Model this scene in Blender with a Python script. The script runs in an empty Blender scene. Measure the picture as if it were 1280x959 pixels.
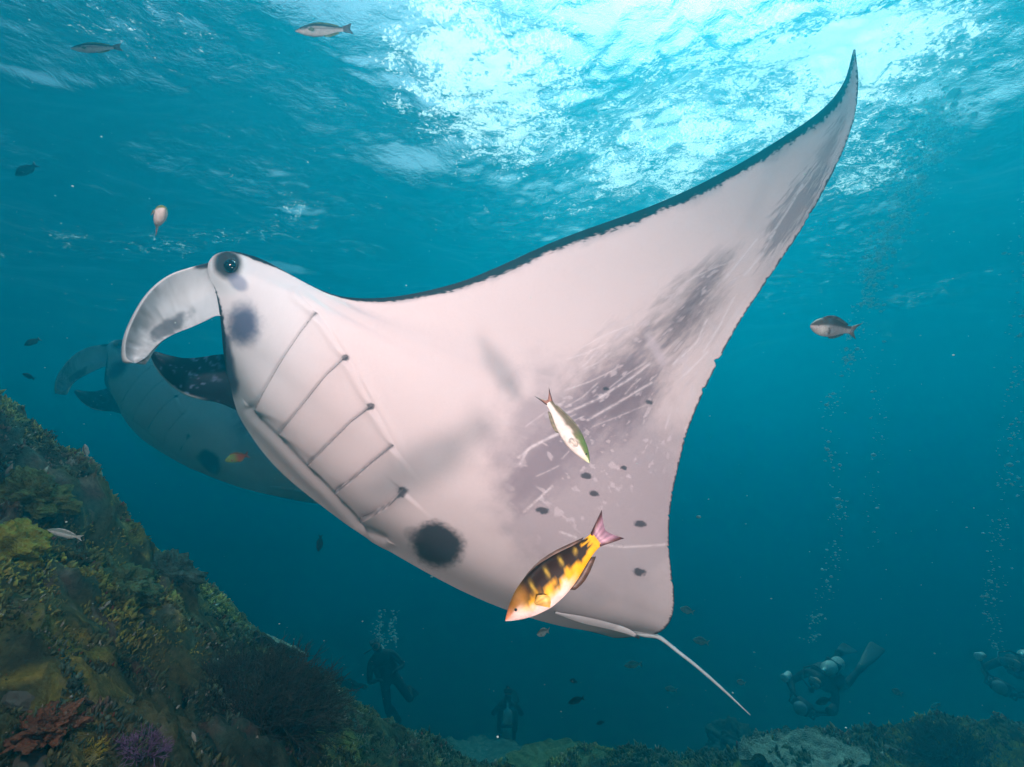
import bpy, bmesh, math, random
import numpy as np
from mathutils import Vector, Matrix, noise, Euler
R = math.radians
scene = bpy.context.scene
COL = scene.collection

# ------------------------------------------------------------------ camera
PITCH = R(9.0)
STROBE_R, STROBE_L = 76.0, 172.0
F = 640.0                                   # focal length in pixels of the 1280-wide photograph
cam_data = bpy.data.cameras.new('camera')
cam_data.sensor_width = 36.0
cam_data.lens = 36.0 * F / 1280.0
cam_data.clip_start = 0.02
cam_data.clip_end = 500.0
cam = bpy.data.objects.new('camera', cam_data)
cam.location = (0, 0, 0)
cam.rotation_euler = (R(90) + PITCH, 0, 0)
COL.objects.link(cam)
scene.camera = cam
CAM = Euler((R(90) + PITCH, 0, 0)).to_matrix()
CAMN = np.array(CAM)

def px(u, v, d):
    """photo pixel + depth along the view axis (metres) -> world point"""
    return CAM @ Vector(((u - 640.0) / F * d, (479.5 - v) / F * d, -d))

# ------------------------------------------------------------------ sky and sun
SUN_EL, SUN_AZ = R(56), R(27)                # azimuth measured from +Y towards +X
world = bpy.data.worlds.new('World')
scene.world = world
world.use_nodes = True
wn = world.node_tree
bg = wn.nodes['Background']
sky = wn.nodes.new('ShaderNodeTexSky')
sky.sky_type = 'NISHITA'
sky.sun_disc = False
sky.sun_elevation = SUN_EL
sky.sun_rotation = SUN_AZ
sky.dust_density = 3.0
wn.links.new(sky.outputs[0], bg.inputs[0])
bg.inputs[1].default_value = 0.10

sun_d = bpy.data.lights.new('sun', 'SUN')
sun_d.energy = 4.0
sun_d.angle = R(0.5)
sun_d.color = (1.0, 0.96, 0.90)
sun = bpy.data.objects.new('sun', sun_d)
sdir = Vector((math.sin(SUN_AZ) * math.cos(SUN_EL), math.cos(SUN_AZ) * math.cos(SUN_EL), math.sin(SUN_EL)))
sun.rotation_euler = (-sdir).to_track_quat('-Z', 'Y').to_euler()
COL.objects.link(sun)

# the photographer's own pair of strobes, on arms either side of the camera: they light the belly of
# the ray, and the weaker right hand one throws the fishes' shadows on it, as the photograph shows
def strobe(pos, aim, watts, color, soft, cone):
    d = bpy.data.lights.new('camera_strobe', 'SPOT')
    d.energy = watts; d.color = color; d.spot_size = R(cone); d.spot_blend = 1.0; d.shadow_soft_size = soft
    o = bpy.data.objects.new('camera_strobe', d)
    o.location = pos
    o.rotation_euler = (aim - Vector(pos)).to_track_quat('-Z', 'Y').to_euler()
    COL.objects.link(o)
strobe((0.46, 0.16, -0.40), px(690, 480, 2.0), STROBE_R, (1.0, 0.64, 0.615), 0.05, 120)
strobe((-0.85, 0.05, 1.0), px(640, 400, 2.0), STROBE_L, (1.0, 0.66, 0.64), 0.06, 136)

vs = scene.view_settings
vs.view_transform = 'Standard'
vs.look = 'None'
vs.gamma = 1.0
vs.use_curve_mapping = False
vs.exposure = 0.82

cy = scene.cycles
cy.use_denoising = True
try:
    cy.denoiser = 'OPENIMAGEDENOISE'
    cy.denoising_input_passes = 'RGB_ALBEDO_NORMAL'
    cy.denoising_prefilter = 'ACCURATE'
except Exception:
    pass
cy.max_bounces = 8
cy.diffuse_bounces = 2
cy.glossy_bounces = 3
cy.transmission_bounces = 3
cy.volume_bounces = 2
cy.transparent_max_bounces = 12
cy.caustics_reflective = False
cy.caustics_refractive = False
cy.sample_clamp_indirect = 4.0
cy.use_adaptive_sampling = True
cy.adaptive_threshold = 0.02

# ------------------------------------------------------------------ helpers
def link(o):
    COL.objects.link(o)
    return o

def tag(o, label=None, cat=None, group=None, kind=None):
    if label: o['label'] = label
    if cat: o['category'] = cat
    if group: o['group'] = group
    if kind: o['kind'] = kind
    return o

def empty(name, loc=(0, 0, 0)):
    o = bpy.data.objects.new(name, None)
    o.empty_display_size = 0.1
    o.location = loc
    return link(o)

def mesh_obj(name, verts, faces, mat=None, parent=None, smooth=True):
    me = bpy.data.meshes.new(name)
    me.from_pydata([tuple(v) for v in verts], [], faces)
    me.validate()
    if smooth:
        me.polygons.foreach_set('use_smooth', [True] * len(me.polygons))
    if mat: me.materials.append(mat)
    o = bpy.data.objects.new(name, me)
    link(o)
    if parent: o.parent = parent
    return o

def np_mesh(name, V, Q, mat=None, parent=None, smooth=True, col=None):
    """fast quad mesh from numpy arrays, optional per-vertex colour"""
    me = bpy.data.meshes.new(name)
    V = np.ascontiguousarray(V, dtype=np.float32); Q = np.ascontiguousarray(Q, dtype=np.int32)
    n, m, k = len(V), len(Q), Q.shape[1]
    me.vertices.add(n); me.vertices.foreach_set('co', V.ravel())
    me.loops.add(m * k); me.loops.foreach_set('vertex_index', Q.ravel())
    me.polygons.add(m)
    me.polygons.foreach_set('loop_start', np.arange(0, m * k, k, dtype=np.int32))
    me.polygons.foreach_set('loop_total', np.full(m, k, dtype=np.int32))
    me.update(calc_edges=True)
    me.polygons.foreach_set('use_smooth', np.full(m, smooth))
    if col is not None:
        a = me.color_attributes.new('tint', 'FLOAT_COLOR', 'POINT')
        c = np.ones((n, 4), dtype=np.float32); c[:, :3] = col
        a.data.foreach_set('color', c.ravel())
    if mat: me.materials.append(mat)
    o = bpy.data.objects.new(name, me)
    link(o)
    if parent: o.parent = parent
    return o

def grid_quads(nu, nv, off=0, wrap=False):
    i, j = np.meshgrid(np.arange(nu - 1), np.arange(nv if wrap else nv - 1), indexing='ij')
    a = i * nv + j; b = (i + 1) * nv + j
    j2 = (j + 1) % nv
    return np.stack([a, b, (i + 1) * nv + j2, i * nv + j2], -1).reshape(-1, 4) + off

def new_mat(name):
    m = bpy.data.materials.new(name)
    m.use_nodes = True
    nt = m.node_tree
    return m, nt, nt.nodes.get('Principled BSDF'), nt.nodes.get('Material Output')

def nd(nt, t, **kw):
    n = nt.nodes.new(t)
    for k, v in kw.items():
        if k.startswith('i_'):
            key = k[2:]
            n.inputs[int(key) if key.isdigit() else key].default_value = v
        else: setattr(n, k, v)
    return n

def ramp(nt, fac, stops):
    r = nt.nodes.new('ShaderNodeValToRGB')
    el = r.color_ramp.elements
    while len(el) < len(stops): el.new(0.5)
    for e, (p, c) in zip(el, stops):
        e.position = p
        e.color = (c[0], c[1], c[2], 1) if not isinstance(c, (int, float)) else (c, c, c, 1)
    nt.links.new(fac, r.inputs[0])
    return r

def simple_mat(name, color, rough=0.6, noise_amt=0.25, scale=12.0, spec=0.3, bump=0.0, metal=0.0):
    m, nt, b, out = new_mat(name)
    tc = nd(nt, 'ShaderNodeTexCoord')
    n = nd(nt, 'ShaderNodeTexNoise', i_Scale=scale, i_Detail=5.0)
    nt.links.new(tc.outputs['Object'], n.inputs['Vector'])
    lo = [c * (1 - noise_amt) for c in color]; hi = [min(1, c * (1 + noise_amt)) for c in color]
    r = ramp(nt, n.outputs['Fac'], [(0.3, lo), (0.7, hi)])
    nt.links.new(r.outputs[0], b.inputs['Base Color'])
    b.inputs['Roughness'].default_value = rough
    b.inputs['Specular IOR Level'].default_value = spec
    b.inputs['Metallic'].default_value = metal
    if bump:
        bp = nd(nt, 'ShaderNodeBump', i_Strength=bump, i_Distance=0.01)
        nt.links.new(n.outputs['Fac'], bp.inputs['Height'])
        nt.links.new(bp.outputs[0], b.inputs['Normal'])
    return m

def tint_mat(name, rough=0.55, spec=0.35, nscale=60.0, namt=0.25, bump=0.1, bdist=0.004, sss=0.0):
    """per-vertex pigment colour broken up by fine procedural grain"""
    m, nt, b, out = new_mat(name)
    at = nd(nt, 'ShaderNodeVertexColor', layer_name='tint')
    tc = nd(nt, 'ShaderNodeTexCoord')
    n = nd(nt, 'ShaderNodeTexNoise', i_Scale=nscale, i_Detail=6.0, i_Roughness=0.65)
    nt.links.new(tc.outputs['Object'], n.inputs['Vector'])
    r = ramp(nt, n.outputs['Fac'], [(0.28, 1 - namt), (0.72, 1 + namt)])
    mx = nd(nt, 'ShaderNodeMix', data_type='RGBA', blend_type='MULTIPLY')
    mx.inputs[0].default_value = 1.0
    nt.links.new(at.outputs['Color'], mx.inputs[6]); nt.links.new(r.outputs[0], mx.inputs[7])
    nt.links.new(mx.outputs[2], b.inputs['Base Color'])
    b.inputs['Roughness'].default_value = rough
    b.inputs['Specular IOR Level'].default_value = spec
    if bump:
        bp = nd(nt, 'ShaderNodeBump', i_Strength=bump, i_Distance=bdist)
        nt.links.new(n.outputs['Fac'], bp.inputs['Height'])
        nt.links.new(bp.outputs[0], b.inputs['Normal'])
    return m

# value noise on numpy arrays -------------------------------------------------
def _hash(ix, iy, iz, seed):
    h = (ix * 374761393 + iy * 668265263 + iz * 2147483647 + seed * 974711) & 0xFFFFFFFF
    h = ((h ^ (h >> 13)) * 1274126177) & 0xFFFFFFFF
    return ((h ^ (h >> 16)) & 0xFFFF) / 65535.0

def vnoise(x, y, z=None, seed=0):
    x = np.asarray(x, float); y = np.asarray(y, float)
    z = np.zeros_like(x) if z is None else np.asarray(z, float)
    ix, iy, iz = np.floor(x).astype(np.int64), np.floor(y).astype(np.int64), np.floor(z).astype(np.int64)
    fx, fy, fz = x - ix, y - iy, z - iz
    fx, fy, fz = [t * t * (3 - 2 * t) for t in (fx, fy, fz)]
    r = 0
    for dx in (0, 1):
        for dy in (0, 1):
            for dz in (0, 1):
                w = (fx if dx else 1 - fx) * (fy if dy else 1 - fy) * (fz if dz else 1 - fz)
                r = r + w * _hash(ix + dx, iy + dy, iz + dz, seed)
    return r * 2 - 1

def fbm(x, y, z=None, octaves=4, seed=0, gain=0.5, lac=2.03):
    a, r, f = 1.0, 0, 1.0
    for o in range(octaves):
        r = r + a * vnoise(np.asarray(x) * f, np.asarray(y) * f, None if z is None else np.asarray(z) * f, seed + o * 17)
        a *= gain; f *= lac
    return r

# ------------------------------------------------------------------ the setting: sea surface, seabed
SURF = 4.6
def axis(dense0, dense1, step, far0, far1, grow=1.12):
    c = list(np.arange(dense0, dense1 + 1e-6, step))
    s = step; x = dense1
    up = []
    while x < far1:
        s *= grow; x += s; up.append(min(x, far1))
    s = step; x = dense0; dn = []
    while x > far0:
        s *= grow; x -= s; dn.append(max(x, far0))
    return np.array(dn[::-1] + c + up)

def build_surface():
    xs = axis(-9, 11, 0.05, -58, 58, 1.10)
    ys = axis(3.0, 14, 0.05, -40, 80, 1.10)
    X, Y = np.meshgrid(xs, ys, indexing='ij')
    Xw = X + 0.5 * fbm(X * 0.4, Y * 0.4, seed=3); Yw = Y + 0.5 * fbm(X * 0.4 + 9, Y * 0.4, seed=4)
    # rafts of foam and trapped air where the swell breaks, sun glitter painted in as white too
    foam_glint = 0.385 + 0.16 * fbm(X * 0.5, Y * 0.5, octaves=3, seed=44)
    for u, v, r, w in ((515, 15, 1.0, .42), (640, 40, 1.0, .30), (700, 140, 1.3, .42), (905, 105, 1.3, .40), (1250, 25, 1.5, .46), (1010, 30, 1.1, .38), (1130, 60, 0.9, .3), (560, 90, .8, .25), (830, 205, 1.5, .40), (620, 205, 1.4, .38), (520, 265, 1.2, .30), (1110, 170, 1.4, .30), (700, 265, 1.5, .34), (980, 250, 1.5, .30), (440, 160, 1.0, .28), (140, 20, .8, .2), (280, 20, .7, .2)):
        q = px(u, v, 1.0); q = q * (SURF / q.z)
        foam_glint += 0.40 * w * np.exp(-((X - q.x) ** 2 + (Y - q.y) ** 2) / (r * r))
    ruf = np.clip((foam_glint - 0.28) / 0.40, 0.22, 1.15)
    Z = 0.25 * fbm(Xw * 0.35, Yw * 0.45, octaves=2, seed=11)
    ridg = 1 - np.abs(fbm(Xw * 0.8, Yw * 1.1, octaves=4, gain=0.6, seed=21))
    Z += 0.065 * ruf * ridg ** 2
    Z += 0.028 * ruf * fbm(Xw * 3.4, Yw * 4.0, octaves=4, gain=0.6, seed=31)
    fade = np.clip(1 - (np.hypot(X, Y - 8) - 18) / 20, 0, 1)
    Z *= fade
    V = np.stack([X, Y, SURF + Z], -1).reshape(-1, 3)
    m, nt, b, out = new_mat('sea_surface')
    nt.nodes.remove(b)
    tc = nd(nt, 'ShaderNodeTexCoord')
    n1 = nd(nt, 'ShaderNodeTexNoise', i_Scale=4.0, i_Detail=6.0, i_Roughness=0.62, i_Distortion=0.8)
    n0 = nd(nt, 'ShaderNodeTexNoise', i_Scale=15.0, i_Detail=3.0, i_Roughness=0.6, i_Distortion=0.8)
    for n in (n0, n1): nt.links.new(tc.outputs['Object'], n.inputs['Vector'])
    bp = nd(nt, 'ShaderNodeBump', i_Strength=0.6, i_Distance=0.06)
    nt.links.new(n1.outputs['Fac'], bp.inputs['Height'])
    bp0 = nd(nt, 'ShaderNodeBump', i_Strength=0.9, i_Distance=0.025)
    nt.links.new(n0.outputs['Fac'], bp0.inputs['Height']); nt.links.new(bp.outputs[0], bp0.inputs['Normal'])
    rat = nd(nt, 'ShaderNodeAttribute', attribute_name='tint')
    for b_, s_ in ((bp, 0.65), (bp0, 0.95)):
        ms = nd(nt, 'ShaderNodeMapRange', i_1=0.25, i_2=0.65, i_3=s_ * 0.25, i_4=s_)
        nt.links.new(rat.outputs['Fac'], ms.inputs[0]); nt.links.new(ms.outputs[0], b_.inputs['Strength'])
    fr = nd(nt, 'ShaderNodeFresnel', i_IOR=1.33)
    nt.links.new(bp.outputs[0], fr.inputs['Normal'])
    tr = nd(nt, 'ShaderNodeBsdfTransparent')
    tr.inputs[0].default_value = (0.92, 0.98, 0.97, 1)
    g1 = nd(nt, 'ShaderNodeBsdfGlass', i_IOR=1.33, i_Roughness=0.30)
    g2 = nd(nt, 'ShaderNodeBsdfGlass', i_IOR=1.33, i_Roughness=0.10)
    nt.links.new(bp.outputs[0], g1.inputs['Normal']); nt.links.new(bp0.outputs[0], g2.inputs['Normal'])
    gl = nd(nt, 'ShaderNodeMixShader', i_0=0.55)
    nt.links.new(g1.outputs[0], gl.inputs[1]); nt.links.new(g2.outputs[0], gl.inputs[2])
    # clear window lets daylight in; the rest refracts and mirrors like a ruffled water surface
    fac = nd(nt, 'ShaderNodeMapRange', i_1=0.0, i_2=1.0, i_3=0.42, i_4=1.0)
    nt.links.new(fr.outputs[0], fac.inputs[0])
    mx = nd(nt, 'ShaderNodeMixShader')
    nt.links.new(fac.outputs[0], mx.inputs[0])
    nt.links.new(tr.outputs[0], mx.inputs[1]); nt.links.new(gl.outputs[0], mx.inputs[2])
    # foam, entrained air and painted sun sparkle: broken white flecks, gathered in rafts
    big = nd(nt, 'ShaderNodeAttribute', attribute_name='tint')
    mid = nd(nt, 'ShaderNodeTexNoise', i_Scale=3.2, i_Detail=5.0, i_Roughness=0.62, i_Distortion=0.9)
    fin = nd(nt, 'ShaderNodeTexNoise', i_Scale=26.0, i_Detail=3.0, i_Roughness=0.6, i_Distortion=0.5)
    for n in (mid, fin): nt.links.new(tc.outputs['Object'], n.inputs['Vector'])
    a1 = nd(nt, 'ShaderNodeMath', operation='MULTIPLY_ADD', i_1=1.3); nt.links.new(big.outputs['Fac'], a1.inputs[0]); nt.links.new(mid.outputs['Fac'], a1.inputs[2])
    a2 = nd(nt, 'ShaderNodeMath', operation='MULTIPLY_ADD', i_1=0.9); nt.links.new(fin.outputs['Fac'], a2.inputs[0]); nt.links.new(a1.outputs[0], a2.inputs[2])
    mr = nd(nt, 'ShaderNodeMapRange', i_1=1.78, i_2=1.93, i_3=0.0, i_4=0.8)
    nt.links.new(a2.outputs[0], mr.inputs[0])
    tl = nd(nt, 'ShaderNodeBsdfTranslucent'); tl.inputs[0].default_value = (0.85, 0.88, 0.88, 1)
    mx2 = nd(nt, 'ShaderNodeMixShader')
    nt.links.new(mr.outputs[0], mx2.inputs[0])
    nt.links.new(mx.outputs[0], mx2.inputs[1]); nt.links.new(tl.outputs[0], mx2.inputs[2])
    nt.links.new(mx2.outputs[0], out.inputs['Surface'])
    foam_glint = foam_glint.reshape(-1, 1) * np.ones((1, 3))
    o = np_mesh('water_surface', V, grid_quads(len(xs), len(ys)), m, None, True, foam_glint)
    tag(o, 'rippled sea surface with white foam and painted sparkle seen from below', kind='structure')
build_surface()

def build_haze():
    m, nt, b, out = new_mat('sea_water_volume')
    nt.nodes.remove(b)
    pv = nd(nt, 'ShaderNodeVolumePrincipled')
    pv.inputs['Color'].default_value = (0.0, 0.266, 0.388, 1)
    pv.inputs['Absorption Color'].default_value = (0, 0.16, 0.185, 1)
    pv.inputs['Density'].default_value = 0.15
    pv.inputs['Anisotropy'].default_value = 0.68
    nt.links.new(pv.outputs[0], out.inputs['Volume'])
    x0, x1, y0, y1, z0, z1 = -64, 64, -46, 86, -11.0, SURF + 0.75
    v = [(x, y, z) for x in (x0, x1) for y in (y0, y1) for z in (z0, z1)]
    f = [(0, 1, 3, 2), (4, 6, 7, 5), (0, 4, 5, 1), (2, 3, 7, 6), (0, 2, 6, 4), (1, 5, 7, 3)]
    o = mesh_obj('haze', v, f, m, smooth=False)
    tag(o, 'blue green sea water filling the whole scene', kind='stuff')
# ------------------------------------------------------------------ manta ray
def spline_rows(P, n, knots=None):
    """natural-ish Catmull-Rom resampling of P (k, ...) to n rows"""
    P = np.asarray(P, float); k = len(P)
    x = np.linspace(0, k - 1, n) if knots is None else np.asarray(knots, float)
    i = np.clip(np.floor(x).astype(int), 0, k - 2); f = (x - i).reshape((-1,) + (1,) * (P.ndim - 1))
    ext = np.concatenate([[2 * P[0] - P[1]], P, [2 * P[-1] - P[-2]]])
    a, b, c, d = ext[i], ext[i + 1], ext[i + 2], ext[i + 3]
    return 0.5 * ((2 * b) + (c - a) * f + (2 * a - 5 * b + 4 * c - d) * f ** 2 + (3 * b - a - 3 * c + d) * f ** 3)

def cam_pts(uv, d):
    return np.stack([(uv[..., 0] - 640) / F * d, (479.5 - uv[..., 1]) / F * d, -d], -1)

def to_px(P):
    d = -P[..., 2]
    return np.stack([640 + P[..., 0] / d * F, 479.5 - P[..., 1] / d * F], -1)

# chord lines of the near half, front to back, from the belly midline out to the wing tip: pixel x, y
MANTA_ST = [
    [(284, 474), (304, 529), (354, 593), (452, 667), (580, 740), (690, 780), (798, 796)],
    [(279, 438), (326, 507), (394, 577), (488, 650), (610, 718), (720, 763), (822, 792)],
    [(276, 404), (350, 465), (430, 535), (530, 608), (650, 680), (750, 735), (838, 776)],
    [(271, 366), (350, 415), (450, 485), (560, 560), (670, 630), (760, 690), (843, 745)],
    [(268, 330), (365, 372), (480, 445), (590, 515), (690, 580), (770, 640), (837, 690)],
    [(318, 321), (420, 385), (530, 440), (630, 495), (715, 545), (785, 595), (838, 640)],
    [(430, 371), (510, 405), (600, 440), (680, 478), (745, 515), (805, 550), (849, 580)],
    [(560, 357), (625, 380), (690, 405), (745, 430), (795, 458), (838, 488), (869, 515)],
    [(700, 299), (745, 325), (790, 347), (830, 368), (865, 388), (893, 405), (915, 420)],
    [(820, 255), (853, 274), (880, 290), (905, 307), (928, 323), (945, 337), (960, 350)],
    [(905, 215), (926, 228), (945, 240), (962, 251), (978, 262), (992, 272), (1005, 282)],
    [(970, 177), (985, 185), (998, 192), (1010, 199), (1021, 205), (1032, 210), (1042, 215)],
    [(1025, 139), (1034, 143), (1042, 147), (1049, 150), (1055, 152), (1061, 154), (1066, 156)],
    [(1054, 104), (1058, 105), (1061, 106), (1064, 106), (1067, 107), (1070, 107), (1073, 107)],
    [(1067, 62), (1067.4, 62), (1067.8, 62), (1068.2, 62), (1068.6, 62), (1069, 62), (1069.4, 62)]]
# depth (metres along the view axis) at the front, middle and back of each chord line
MANTA_D = [(2.36, 2.25, 2.16), (2.07, 1.95, 1.95), (1.97, 1.865, 1.89), (1.94, 1.845, 1.87), (1.95, 1.85, 1.87),
           (1.97, 1.87, 1.88), (1.96, 1.90, 1.90), (1.95, 1.925, 1.92), (1.95, 1.945, 1.94), (1.97, 1.97, 1.965),
           (2.00, 2.00, 1.995), (2.05, 2.05, 2.04), (2.12, 2.12, 2.11), (2.21, 2.21, 2.20), (2.32, 2.32, 2.32)]
GILLS = [[(396, 391), (380, 412), (358, 445), (335, 485), (318, 519)],
         [(434, 446), (410, 468), (385, 500), (365, 525), (347, 547)],
         [(466, 507), (440, 527), (412, 555), (383, 584)],
         [(492, 556), (465, 578), (440, 600), (417, 617)],
         [(505, 612), (490, 628), (470, 640), (449, 651)]]

def seg_dist(P, poly):
    """unsigned distance, signed side and run parameter of points P (n,2) to a polyline"""
    best = np.full(len(P), 1e9); side = np.zeros(len(P)); run = np.zeros(len(P))
    poly = np.asarray(poly, float); L = np.linalg.norm(np.diff(poly, axis=0), axis=1); tot = L.sum(); acc = 0
    for k in range(len(poly) - 1):
        a, b = poly[k], poly[k + 1]; e = b - a
        t = np.clip(((P - a) @ e) / (e @ e), 0, 1)
        q = P - (a + t[:, None] * e)
        d = np.hypot(q[:, 0], q[:, 1])
        m = d < best
        best[m] = d[m]; side[m] = np.sign(e[0] * (P[m, 1] - a[1]) - e[1] * (P[m, 0] - a[0])); run[m] = (acc + t[m] * L[k]) / tot
        acc += L[k]
    return best, side, run

def sm(x, a, b):
    t = np.clip((x - a) / (b - a), 0, 1)
    return t * t * (3 - 2 * t)

def ell(P, cx, cy, rx, ry, rot=0.0):
    c, s = math.cos(R(rot)), math.sin(R(rot))
    dx, dy = P[:, 0] - cx, P[:, 1] - cy
    return np.sqrt(((dx * c + dy * s) / rx) ** 2 + ((-dx * s + dy * c) / ry) ** 2)

def manta_geometry(NU, NV):
    st = np.array(MANTA_ST, float)
    dd = np.array(MANTA_D)
    tt = np.linspace(0, 1, 7)
    # smooth depth along each chord: front rounding, middle, back
    depth = np.stack([np.interp(tt, [0, 0.12, 0.45, 1], [f, 0.45 * f + 0.55 * m, m, b]) for f, m, b in dd])
    cps = np.concatenate([st, depth[..., None]], -1)
    # sagittal frame in camera space
    p0 = cam_pts(cps[0, 0, :2], cps[0, 0, 2]); p1 = cam_pts(cps[0, -1, :2], cps[0, -1, 2])
    a = (p1 - p0) / np.linalg.norm(p1 - p0)
    b = np.array([0.57, 0.82, 0.0]); b -= (b @ a) * a; b /= np.linalg.norm(b)
    c = np.cross(a, b)
    if c[2] < 0: c = -c                       # towards the camera
    ph = R(61)
    ns = math.cos(ph) * b + math.sin(ph) * c
    vd = -math.sin(ph) * b + math.cos(ph) * c
    # midline lies on the sagittal plane
    for k in range(7):
        ray = cam_pts(cps[0, k, :2], 1.0)
        cps[0, k, 2] = (p0 @ ns) / (ray @ ns)
    along = spline_rows(np.swapaxes(cps, 0, 1), NV)         # NV, 15, 3
    # reparametrise the stations: more rows near the body, none wasted at the tip
    s = np.linspace(0, 1, NU); s = 14 * (0.72 * s + 0.28 * s ** 2)
    G = spline_rows(np.swapaxes(along, 0, 1), NU, s)         # NU, NV, 3
    return G, s, (p0, a, b, c, ns, vd)

def manta_paint(uv, s, t, chord, seed=0):
    """pigment of the ventral skin, by place on the animal (n,2 photo pixels on the ventral side)"""
    n = len(uv); x, y = uv[:, 0], uv[:, 1]
    dl, dt = t * chord, (1 - t) * chord
    base = np.tile(np.array([0.70, 0.595, 0.585]), (n, 1))
    head = sm(-(x * 0.8 + y * 0.35), -520, -400)[:, None]
    base = base * (1 - head) + np.array([0.66, 0.665, 0.68]) * head
    rag = 0.75 * fbm(x * 0.035, y * 0.035, octaves=5, gain=0.55, seed=5)
    fine = fbm(x * 0.35, y * 0.35, octaves=3, seed=8)
    streak = fbm(s * 6.0, t * 55, octaves=3, seed=9)
    ca, sa = math.cos(R(-47)), math.sin(R(-47))
    al, ac = x * ca + y * sa, -x * sa + y * ca
    smear = 0.8 * fbm(al * 0.008, ac * 0.035, octaves=5, gain=0.55, seed=51)
    def mixin(col, w):
        nonlocal base
        w = np.clip(w, 0, 1)[:, None]
        base = base * (1 - w) + np.array(col) * w
    # soft lilac zone over the rear belly and the smoky band along the hind margin of the wing
    mixin((0.34, 0.285, 0.315), 0.70 * sm(1.25 - ell(uv, 745, 610, 130, 150, -30) + 0.18 * rag, 0, 0.6))
    mixin((0.46, 0.42, 0.43), 0.5 * sm(1.2 - ell(uv, 775, 735, 110, 70, 0) + 0.15 * rag, 0, 0.6))
    mixin((0.13, 0.095, 0.11), 0.88 * sm(1.25 - ell(uv, 862, 392, 88, 36, -50) + 0.48 * smear + 0.15 * streak, 0, 1.15))
    mixin((0.185, 0.14, 0.165), 0.85 * sm(1.25 - ell(uv, 775, 485, 95, 52, -38) + 0.45 * smear + 0.14 * streak, 0, 1.05))
    mixin((0.25, 0.20, 0.23), 0.72 * sm(1.25 - ell(uv, 690, 565, 80, 42, -45) + 0.45 * smear + 0.14 * streak, 0, 1.05))
    mixin((0.26, 0.205, 0.22), 0.75 * sm(1.1 - ell(uv, 985, 268, 78, 20, -57) + 0.55 * smear + 0.3 * streak, 0, 0.7))
    mixin((0.28, 0.22, 0.24), 0.6 * sm(1.1 - ell(uv, 1035, 190, 52, 13, -63) + 0.5 * smear + 0.3 * streak, 0, 0.7))
    mixin((0.72, 0.62, 0.61), 0.75 * sm(1.1 - ell(uv, 905, 440, 95, 17, -57) + 0.3 * rag, 0, 0.6))
    mixin((0.60, 0.52, 0.55), 0.7 * sm(1.25 - ell(uv, 821, 440, 36, 8, 64) + 0.35 * rag, 0, 0.9))
    # scratches: pale scars among the smoky band
    zone = sm(1.25 - ell(uv, 800, 490, 230, 85, -50), 0, 0.5)
    mixin((0.70, 0.62, 0.64), 0.55 * zone * sm(streak, 0.55, 0.9))
    rr = random.Random(4)
    scars = [[(650, 580), (660, 562), (690, 545), (722, 532)], [(648, 572), (668, 556), (705, 540)], [(700, 520), (745, 500), (790, 472), (812, 455)],
             [(735, 525), (770, 505), (815, 478)], [(742, 680), (780, 684), (832, 681)], [(655, 640), (675, 622), (690, 608)],
             [(905, 350), (925, 325), (945, 300)], [(880, 440), (900, 408), (918, 372)], [(930, 345), (952, 318), (968, 290)],
             [(842, 455), (870, 430), (884, 400)], [(855, 470), (885, 440)], [(960, 300), (985, 262), (1003, 232)], [(700, 665), (720, 672)]]
    for k in range(15):
        cx, cy = rr.uniform(660, 905), 0
        cy = 1030 - 0.72 * cx - rr.uniform(-60, 75)
        L, an = rr.uniform(8, 40), R(rr.uniform(-48, -18))
        scars.append([(cx - L * math.cos(an), cy - L * math.sin(an)), (cx, cy + rr.uniform(-3, 3)), (cx + L * math.cos(an), cy + L * math.sin(an))])
    for k, sc in enumerate(scars):
        A = np.array(sc); lo, hi = A.min(0) - 8, A.max(0) + 8
        m = np.where((x > lo[0]) & (x < hi[0]) & (y > lo[1]) & (y < hi[1]))[0]
        if not len(m): continue
        d, sd, run = seg_dist(uv[m], sc)
        w = np.zeros(n); w[m] = (0.62 if k < 13 else 0.4) * np.exp(-(d / (1.5 if k < 13 else 1.0)) ** 2) * (0.5 + 0.5 * (fine[m] > -0.3))
        mixin((0.82, 0.75, 0.76), w)
    # blotches and spots
    mixin((0.020, 0.017, 0.022), 0.95 * sm(1.22 - ell(uv, 547, 680, 34, 27, 12) + 0.12 * rag + 0.06 * fine, 0, 0.5))
    mixin((0.10, 0.08, 0.09), 0.35 * sm(1.2 - ell(uv, 517, 668, 14, 10, 30), 0, 0.5))
    for cx, cy, rx, ry in [(678, 638, 9, 5), (733, 595, 8, 4), (743, 617, 6.5, 4), (780, 585, 5, 3.2), (800, 655, 8, 4.5), (799, 715, 9, 5),
                           (758, 486, 4, 2.4), (503, 614, 8, 6.5), (464, 508, 5.5, 4.5), (432, 447, 5, 5), (812, 503, 5, 3)]:
        mixin((0.055, 0.045, 0.055), 0.9 * sm(1.15 - ell(uv, cx, cy, rx, ry, 8) + 0.2 * fine, 0, 0.5))
    # bluish smudge at the corner of the mouth, dark socket of the eye
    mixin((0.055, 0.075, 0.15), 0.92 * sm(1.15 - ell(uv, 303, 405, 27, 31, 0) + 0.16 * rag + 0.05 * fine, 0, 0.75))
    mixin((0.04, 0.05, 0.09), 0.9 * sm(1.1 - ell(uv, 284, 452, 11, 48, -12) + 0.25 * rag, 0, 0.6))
    mixin((0.62, 0.66, 0.68), sm(1.15 - ell(uv, 283, 340, 30, 30, 0), 0, 0.35))
    mixin((0.008, 0.009, 0.012), 0.97 * sm(1.15 - ell(uv, 289, 333, 17, 19, -10) + 0.15 * rag, 0, 0.5))
    mixin((0.10, 0.13, 0.25), 0.6 * sm(1.15 - ell(uv, 301, 355, 13, 10, 40), 0, 0.6))
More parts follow.
